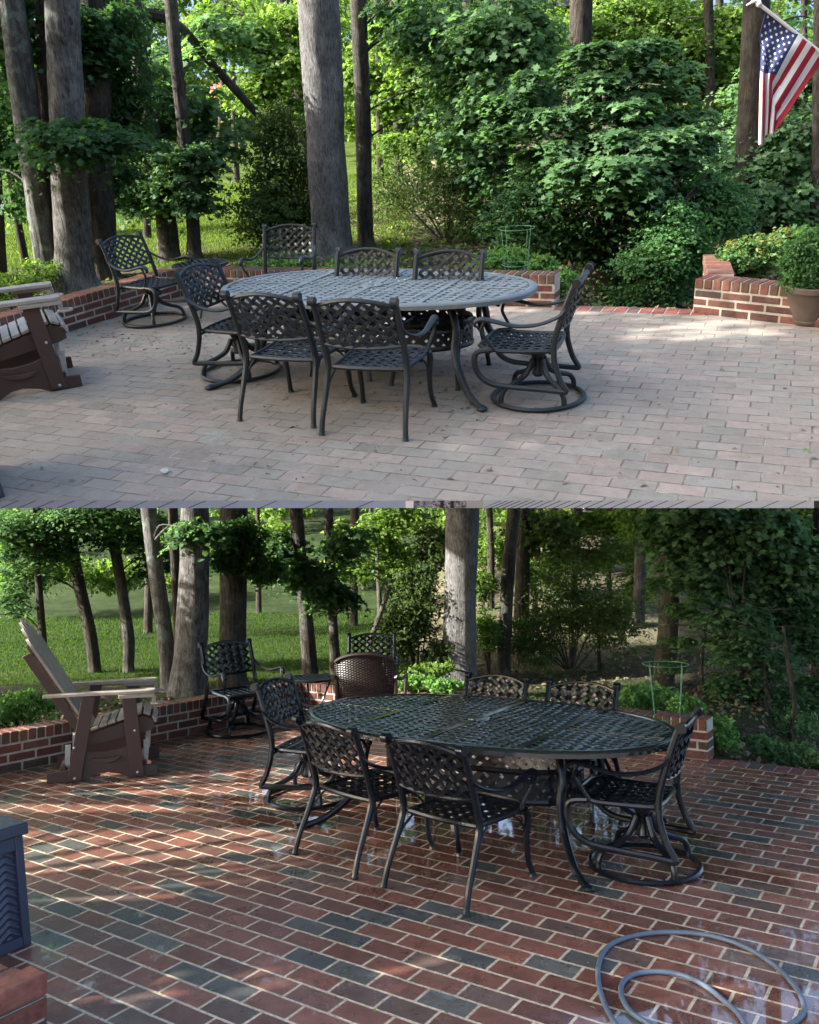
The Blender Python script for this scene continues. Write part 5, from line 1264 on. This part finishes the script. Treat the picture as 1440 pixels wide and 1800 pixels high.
slim(LO, [(455, 24, 10), (668, 22, 9), (940, 16, 10), (1010, 20, 11), (1072, 17, 10), (1096, 22, 12), (1218, 15, 14), (1262, 14, 9), (1384, 13, 13), (640, 27, 8)], 'slim trunks deep in the woods beyond the wet patio', 'slim trunks deep in the wet side woods', 1060, 880)
b = UP.at(240, 300, 14); b.z = hgt(UP, b.x, b.y)
tree(UP, 'understory_tree', 'dim leafy tree between the dark trunk and the slim curving trunk', [(262, 380, 12), (258, 200, 10), (262, 20, 7)], 'bark_dark',
     [(300, 95, 40, 22, 3, 700), (250, 140, 50, 26, 0, 800), (255, 15, 40, 20, 0, 500), (80, 60, 60, 60, 1, 1200), (20, 180, 60, 60, 1, 1200), (70, 340, 60, 40, 1, 900)],
     'leaf_maple', .10, 'maple', None, sc=MS, extra=0, base=b)
b = UP.at(900, 420, 11.8); b.z = hgt(UP, b.x, b.y)
tree(UP, 'understory_tree', 'drooping leafy tree in the shade between the airy shrub and the large maple', [(905, 470, 12), (900, 380, 10), (890, 250, 7)], 'bark_dark',
     [(860, 300, 70, 30, 0, 1200), (900, 380, 80, 30, 0, 1300), (830, 240, 60, 30, 0, 900), (950, 300, 60, 40, .2, 1100), (870, 430, 50, 18, 0, 600)],
     'leaf_maple', .09, 'maple', None, sc=TS, extra=0, base=b)
shrub(LO, 'ground_cover', 'dim leafy undergrowth along the open edge at the right of the wet patio', [(1400, 1330, 60, 22, 7.6, 1500), (1330, 1312, 50, 20, 8.2, 1200), (1460, 1340, 50, 26, 7.2, 1200), (1380, 1270, 70, 26, 9.2, 1400)], 'leaf_maple', .05, 'oval', cat='bush')
shrub(UP, 'ground_cover', 'dim leafy undergrowth in the opening between wall and planter, dry patio', [(1080, 520, 50, 16, 8.8, 1100), (1140, 525, 50, 16, 8.6, 1100), (1050, 495, 40, 14, 9.4, 800)], 'leaf_dark', .05, 'oval', cat='bush')
# bird boxes on the slim trunks
def bird_box(T, px, py, Y, label):
    b = T.at(px, py, Y)
    t = thing('bird_box', label, 'bird box', T, tuple(b), D2R(-15))
    m = MB(); m.box((-.055, -.06, -.11), (.055, .05, .09)); m.obj('box_body', 'wood', t, smooth=False)
    m = MB(); m.box((-.075, -.09, .09), (.075, .055, .108)); m.obj('roof', 'wood', t, smooth=False)
    m = MB(); m.lathe([(0, 0), (.017, 0)], 12); o = m.obj('entry_hole', 'dark_paint', t, smooth=False); o.rotation_euler = (math.pi / 2, 0, 0); o.location = (0, -.0615, .03)
yb = ground_at(UP, 344, 458).y; bird_box(UP, 337, 341, yb - .12, 'weathered bird box on the slimmest trunk, dry view')
yb = ground_at(LO, 590, 1188).y; bird_box(LO, 584, 1060, yb - .12, 'weathered bird box on a slim trunk, wet view')

# ------------------------------------------------------------------ far woods, grass, added shade trees, distant house
def woods(T, rows, name, label):
    B = []
    for (x0, x1, y0, y1, Y, n, r) in rows:
        for _ in range(n):
            px, py = rnd.uniform(x0, x1), rnd.uniform(y0, y1); YY = Y + rnd.uniform(-2, 3)
            B.append(blob_px(T, px, py, r * 1.1, r * .75, YY, 380))
    pos, nr, tn = scatter(B, **BS)
    o = leaf_mesh(name, T, pos, nr, .17 * (.6 + .8 * R.rand(len(pos))), 'quad', 'leaf_far', None, tn)
    o.matrix_world = T.M; tag(o, label, 'woods', None, 'stuff')
woods(UP, [(-300, 430, -140, 205, 32, 84, 62), (420, 620, -140, 190, 30, 34, 55), (600, 1000, -140, 150, 32, 44, 55), (1000, 1800, -160, 160, 34, 60, 60), (600, 1500, 60, 260, 27, 70, 50), (1150, 1750, 150, 420, 18, 46, 60), (640, 900, 150, 330, 21, 30, 34)], 'woods', 'bright far-off green woods beyond the dry patio')
woods(LO, [(-300, 430, 780, 935, 36, 44, 46), (430, 760, 780, 925, 36, 34, 42), (-300, 760, 930, 985, 31, 34, 26), (760, 1200, 760, 1000, 33, 56, 50), (1100, 1800, 760, 1100, 24, 60, 60), (860, 1250, 960, 1130, 22, 34, 36)], 'woods', 'far-off green woods beyond the wet patio')
def grass(T, n, name, label):
    pos = []
    while len(pos) < n:
        px = rnd.uniform(-100, 720); py = rnd.uniform(285, 470) if T is UP else rnd.uniform(1030, 1205)
        p = ground_at_fast(T, px, py)
        if p: pos.append(p)
    pos = np.array(pos); nr = R.normal(size=(n, 3)) * np.array([1, 1, .25])
    k = pos[:, 1] / 12
    sh = SHAPES['blade']
    # blades stand up: tangent frame built by hand
    V = []; w = .006 * k; h = .035 * k ** .6 * (.6 + .8 * R.rand(n)); an = R.rand(n) * 6.28; lean = R.normal(0, .35, (n, 2)) * h[:, None]
    a = pos + np.stack([-np.cos(an) * w, -np.sin(an) * w, np.zeros(n)], 1); b = pos + np.stack([np.cos(an) * w, np.sin(an) * w, np.zeros(n)], 1)
    c = pos + np.stack([lean[:, 0], lean[:, 1], h], 1)
    V = np.stack([a, b, c], 1).reshape(-1, 3)
    me = bpy.data.meshes.new(name); me.vertices.add(3 * n); me.vertices.foreach_set('co', V.astype(np.float32).ravel()); me.loops.add(3 * n)
    me.loops.foreach_set('vertex_index', np.arange(3 * n, dtype=np.int32)); me.polygons.add(n); me.polygons.foreach_set('loop_start', np.arange(0, 3 * n, 3, dtype=np.int32)); me.update(calc_edges=True)
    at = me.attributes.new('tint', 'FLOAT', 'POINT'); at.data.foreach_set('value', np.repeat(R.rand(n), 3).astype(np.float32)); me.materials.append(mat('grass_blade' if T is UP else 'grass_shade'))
    o = bpy.data.objects.new(name, me); COL.objects.link(o); o.matrix_world = T.M; tag(o, label, 'grass', None, 'stuff')
def ground_at_fast(T, px, py):
    p = T.gr(px, py, 0)
    if p.y < 0 or p.y > 40: return None
    z = hgt(T, p.x, p.y); p = T.gr(px, py, z)
    if p.y > 40 or p.y < 0: return None
    z = hgt(T, p.x, p.y)
    u, v = T.uv(p)
    if not (v > .6 or u < T.leftwall - .4): return None
    if p.y < 11 and rnd.random() < .6: return None
    return (p.x, p.y, z)
grass(UP, 50000, 'grass', 'sunlit lawn grass beyond the dry patio')
grass(LO, 50000, 'grass', 'shaded lawn grass beyond the wet patio')

def litter(T, n, name, label, lm, sz):
    pos = []
    while len(pos) < n:
        px = rnd.uniform(-60, 1500); py = rnd.uniform(330, 540) if T is UP else rnd.uniform(1060, 1350)
        p = T.gr(px, py)
        if not (0 < p.y < 18): continue
        u, v = T.uv(p)
        if p.y > 10.5 and p.x < -.09 * p.y + .6: continue
        if v > .25 or u < T.leftwall - .1: pos.append((p.x, p.y, hgt(T, p.x, p.y) + .01))
    pos = np.array(pos); nr = np.array([0, 0, 1.]) + R.normal(size=(n, 3)) * .5
    o = leaf_mesh(name, T, pos, nr, sz * (.5 + R.rand(n)), 'oval', lm, None); o.matrix_world = T.M; tag(o, label, 'leaf litter', None, 'stuff')
litter(UP, 6000, 'fallen_leaves', 'dry leaf litter on the woodland floor beyond the dry patio', 'dry_leaf', .06)
litter(LO, 7000, 'fallen_leaves', 'dry leaf litter on the woodland floor beyond the wet patio', 'dry_leaf', .06)
litter(UP, 7000, 'weeds', 'low green weeds on the woodland floor beyond the dry patio', 'leaf_bright', .055)
litter(LO, 7000, 'weeds', 'low green weeds on the woodland floor beyond the wet patio', 'leaf_dark', .055)

# added trees out of view, crowns placed to shade and dapple both patios
SUN_IN = {T.name: (T.M.inverted().to_3x3() @ SUN) for T in (UP, LO)}
print('sun seen by lower', SUN_IN['lower'], 'upper', SUN_IN['upper'])
def out_of_view(T, c):
    q = cam.matrix_world.inverted() @ (T.M @ c)
    if q.z > -.3: return q.length > 1.6
    x, y = 720 - F_PX * q.x / q.z, 900 + F_PX * q.y / q.z; m = 1.5 / -q.z * F_PX
    return not (-m < x < 1440 + m and -m < y < 1800 + m)
def canopy(T, targets, z, r, n, label, ls):
    """an unseen tree added beside the terrace; its crown stands between the sun and the given spots of the floor"""
    d = SUN_IN[T.name]; C = []
    for x, y in targets:
        zz = z * rnd.uniform(.85, 1.15); C.append(Vector((x, y, 0)) + d * (zz / d.z))
    C = [c for c in C if out_of_view(T, c)]
    m0 = sum(C, Vector()) / len(C)
    q = thing('added_shade_tree', label, 'tree', T, (m0.x, m0.y, -.1), 0, 'added shade trees beside the ' + ('dry' if T is UP else 'wet') + ' patio')
    m = MB(); w = .05 + z * .03; m.tube([(0, 0, -.2), (.05, 0, z * .5), (0, .05, z)], [w, w * .8, w * .4], 10); m.obj('trunk', 'bark_mid', q)
    m = MB()
    for c in C: m.tube([(0, 0, z * .55), ((c.x - m0.x) * .5, (c.y - m0.y) * .5, z * .8), (c.x - m0.x, c.y - m0.y, c.z)], [w * .4, w * .25, .01], 6)
    m.obj('limbs', 'bark_mid', q)
    bl = [(tuple(c), r, r, r * .6, n) for c in C]
    pos, nr, tn = scatter(bl, clump=20, up=.8, rnd_n=.6, droop=.2, spread=.24, flat=.3, shell=.1)
    leaf_mesh('crown', T, pos, nr, ls * (.6 + .8 * R.rand(len(pos))), 'maple', 'leaf_maple', q, tn, origin=(m0.x, m0.y, -.1))
def grid(x0, x1, y0, y1, st, skip=.14):
    g = []; y = y0
    while y < y1:
        x = x0
        while x < x1:
            if rnd.random() > skip and not (abs(x - 3.0) < .45 and abs(y - 6.4) < .5): g.append((x + rnd.uniform(-.5, .5) * st, y + rnd.uniform(-.5, .5) * st))
            x += st
        y += st
    return g
canopy(UP, grid(-3.2, 4.6, 3.6, 5.6, 1.2, .06), 5.0, 1.3, 2000, 'unseen tall maple added to shade the nearest dry bricks', .12)
canopy(UP, grid(-3.6, 4.6, 5.6, 7.6, 1.25), 5.2, 1.25, 1500, 'unseen tall maple added to shade the grey table', .12)
canopy(UP, grid(-4.2, 2.2, 7.6, 9.4, 1.35, .25), 5.4, 1.25, 1300, 'unseen tall maple added to shade the wall of the dry patio', .12)
canopy(LO, grid(-3.2, 3.4, 2.6, 4.4, .72), 2.9, .62, 620, 'unseen low maple added to shade the garden hose and pier', .10)
canopy(LO, grid(-3.4, 3.6, 4.4, 6.2, .72), 2.9, .62, 620, 'unseen low maple added to shade the wet table', .10)
canopy(LO, grid(-6.5, 0.5, 9.0, 12.0, 1.1), 3.3, 1.0, 900, 'unseen maple added to shade the trunks along the wet patio', .12)
canopy(LO, grid(-3.8, 3.2, 6.2, 8.6, .72), 2.8, .60, 600, 'unseen low maple added to shade the glider and the curved wall', .10)
def far_house(T, px, py, Y, w, h, label):
    b = T.at(px, py, Y); b.z = hgt(T, b.x, b.y) - .3
    t = thing('brick_house', label, 'house', T, tuple(b), D2R(12))
    m = MB(); m.box((-w / 2, 0, 0), (w / 2, 4, h)); m.obj('wall', 'wall_brick', t, smooth=False)
    m = MB(); m.prism([(-.3, h), (4.3, h), (2, h + 1.8)], 0, -w / 2 - .3, w / 2 + .3); m.obj('roof', 'roof', t, smooth=False)
    for x in (-w * .3, 0, w * .3):
        m = MB(); m.box((x - .45, -.05, h * .45), (x + .45, -.003, h * .82)); f = m.obj('window', 'trim_white', t, smooth=False)
        m = MB(); m.box((x - .38, -.06, h * .48), (x + .38, -.052, h * .79)); m.obj('pane', 'dark_paint', f, smooth=False)
far_house(UP, 1010, 150, 31, 5, 2.0, 'brick house barely visible through the woods, dry view')
far_house(LO, 1110, 965, 33, 5, 1.6, 'brick house glimpsed through the woods, wet view')
print('OBJECTS', len(bpy.data.objects), 'FACES', sum(len(m.polygons) for m in bpy.data.meshes))
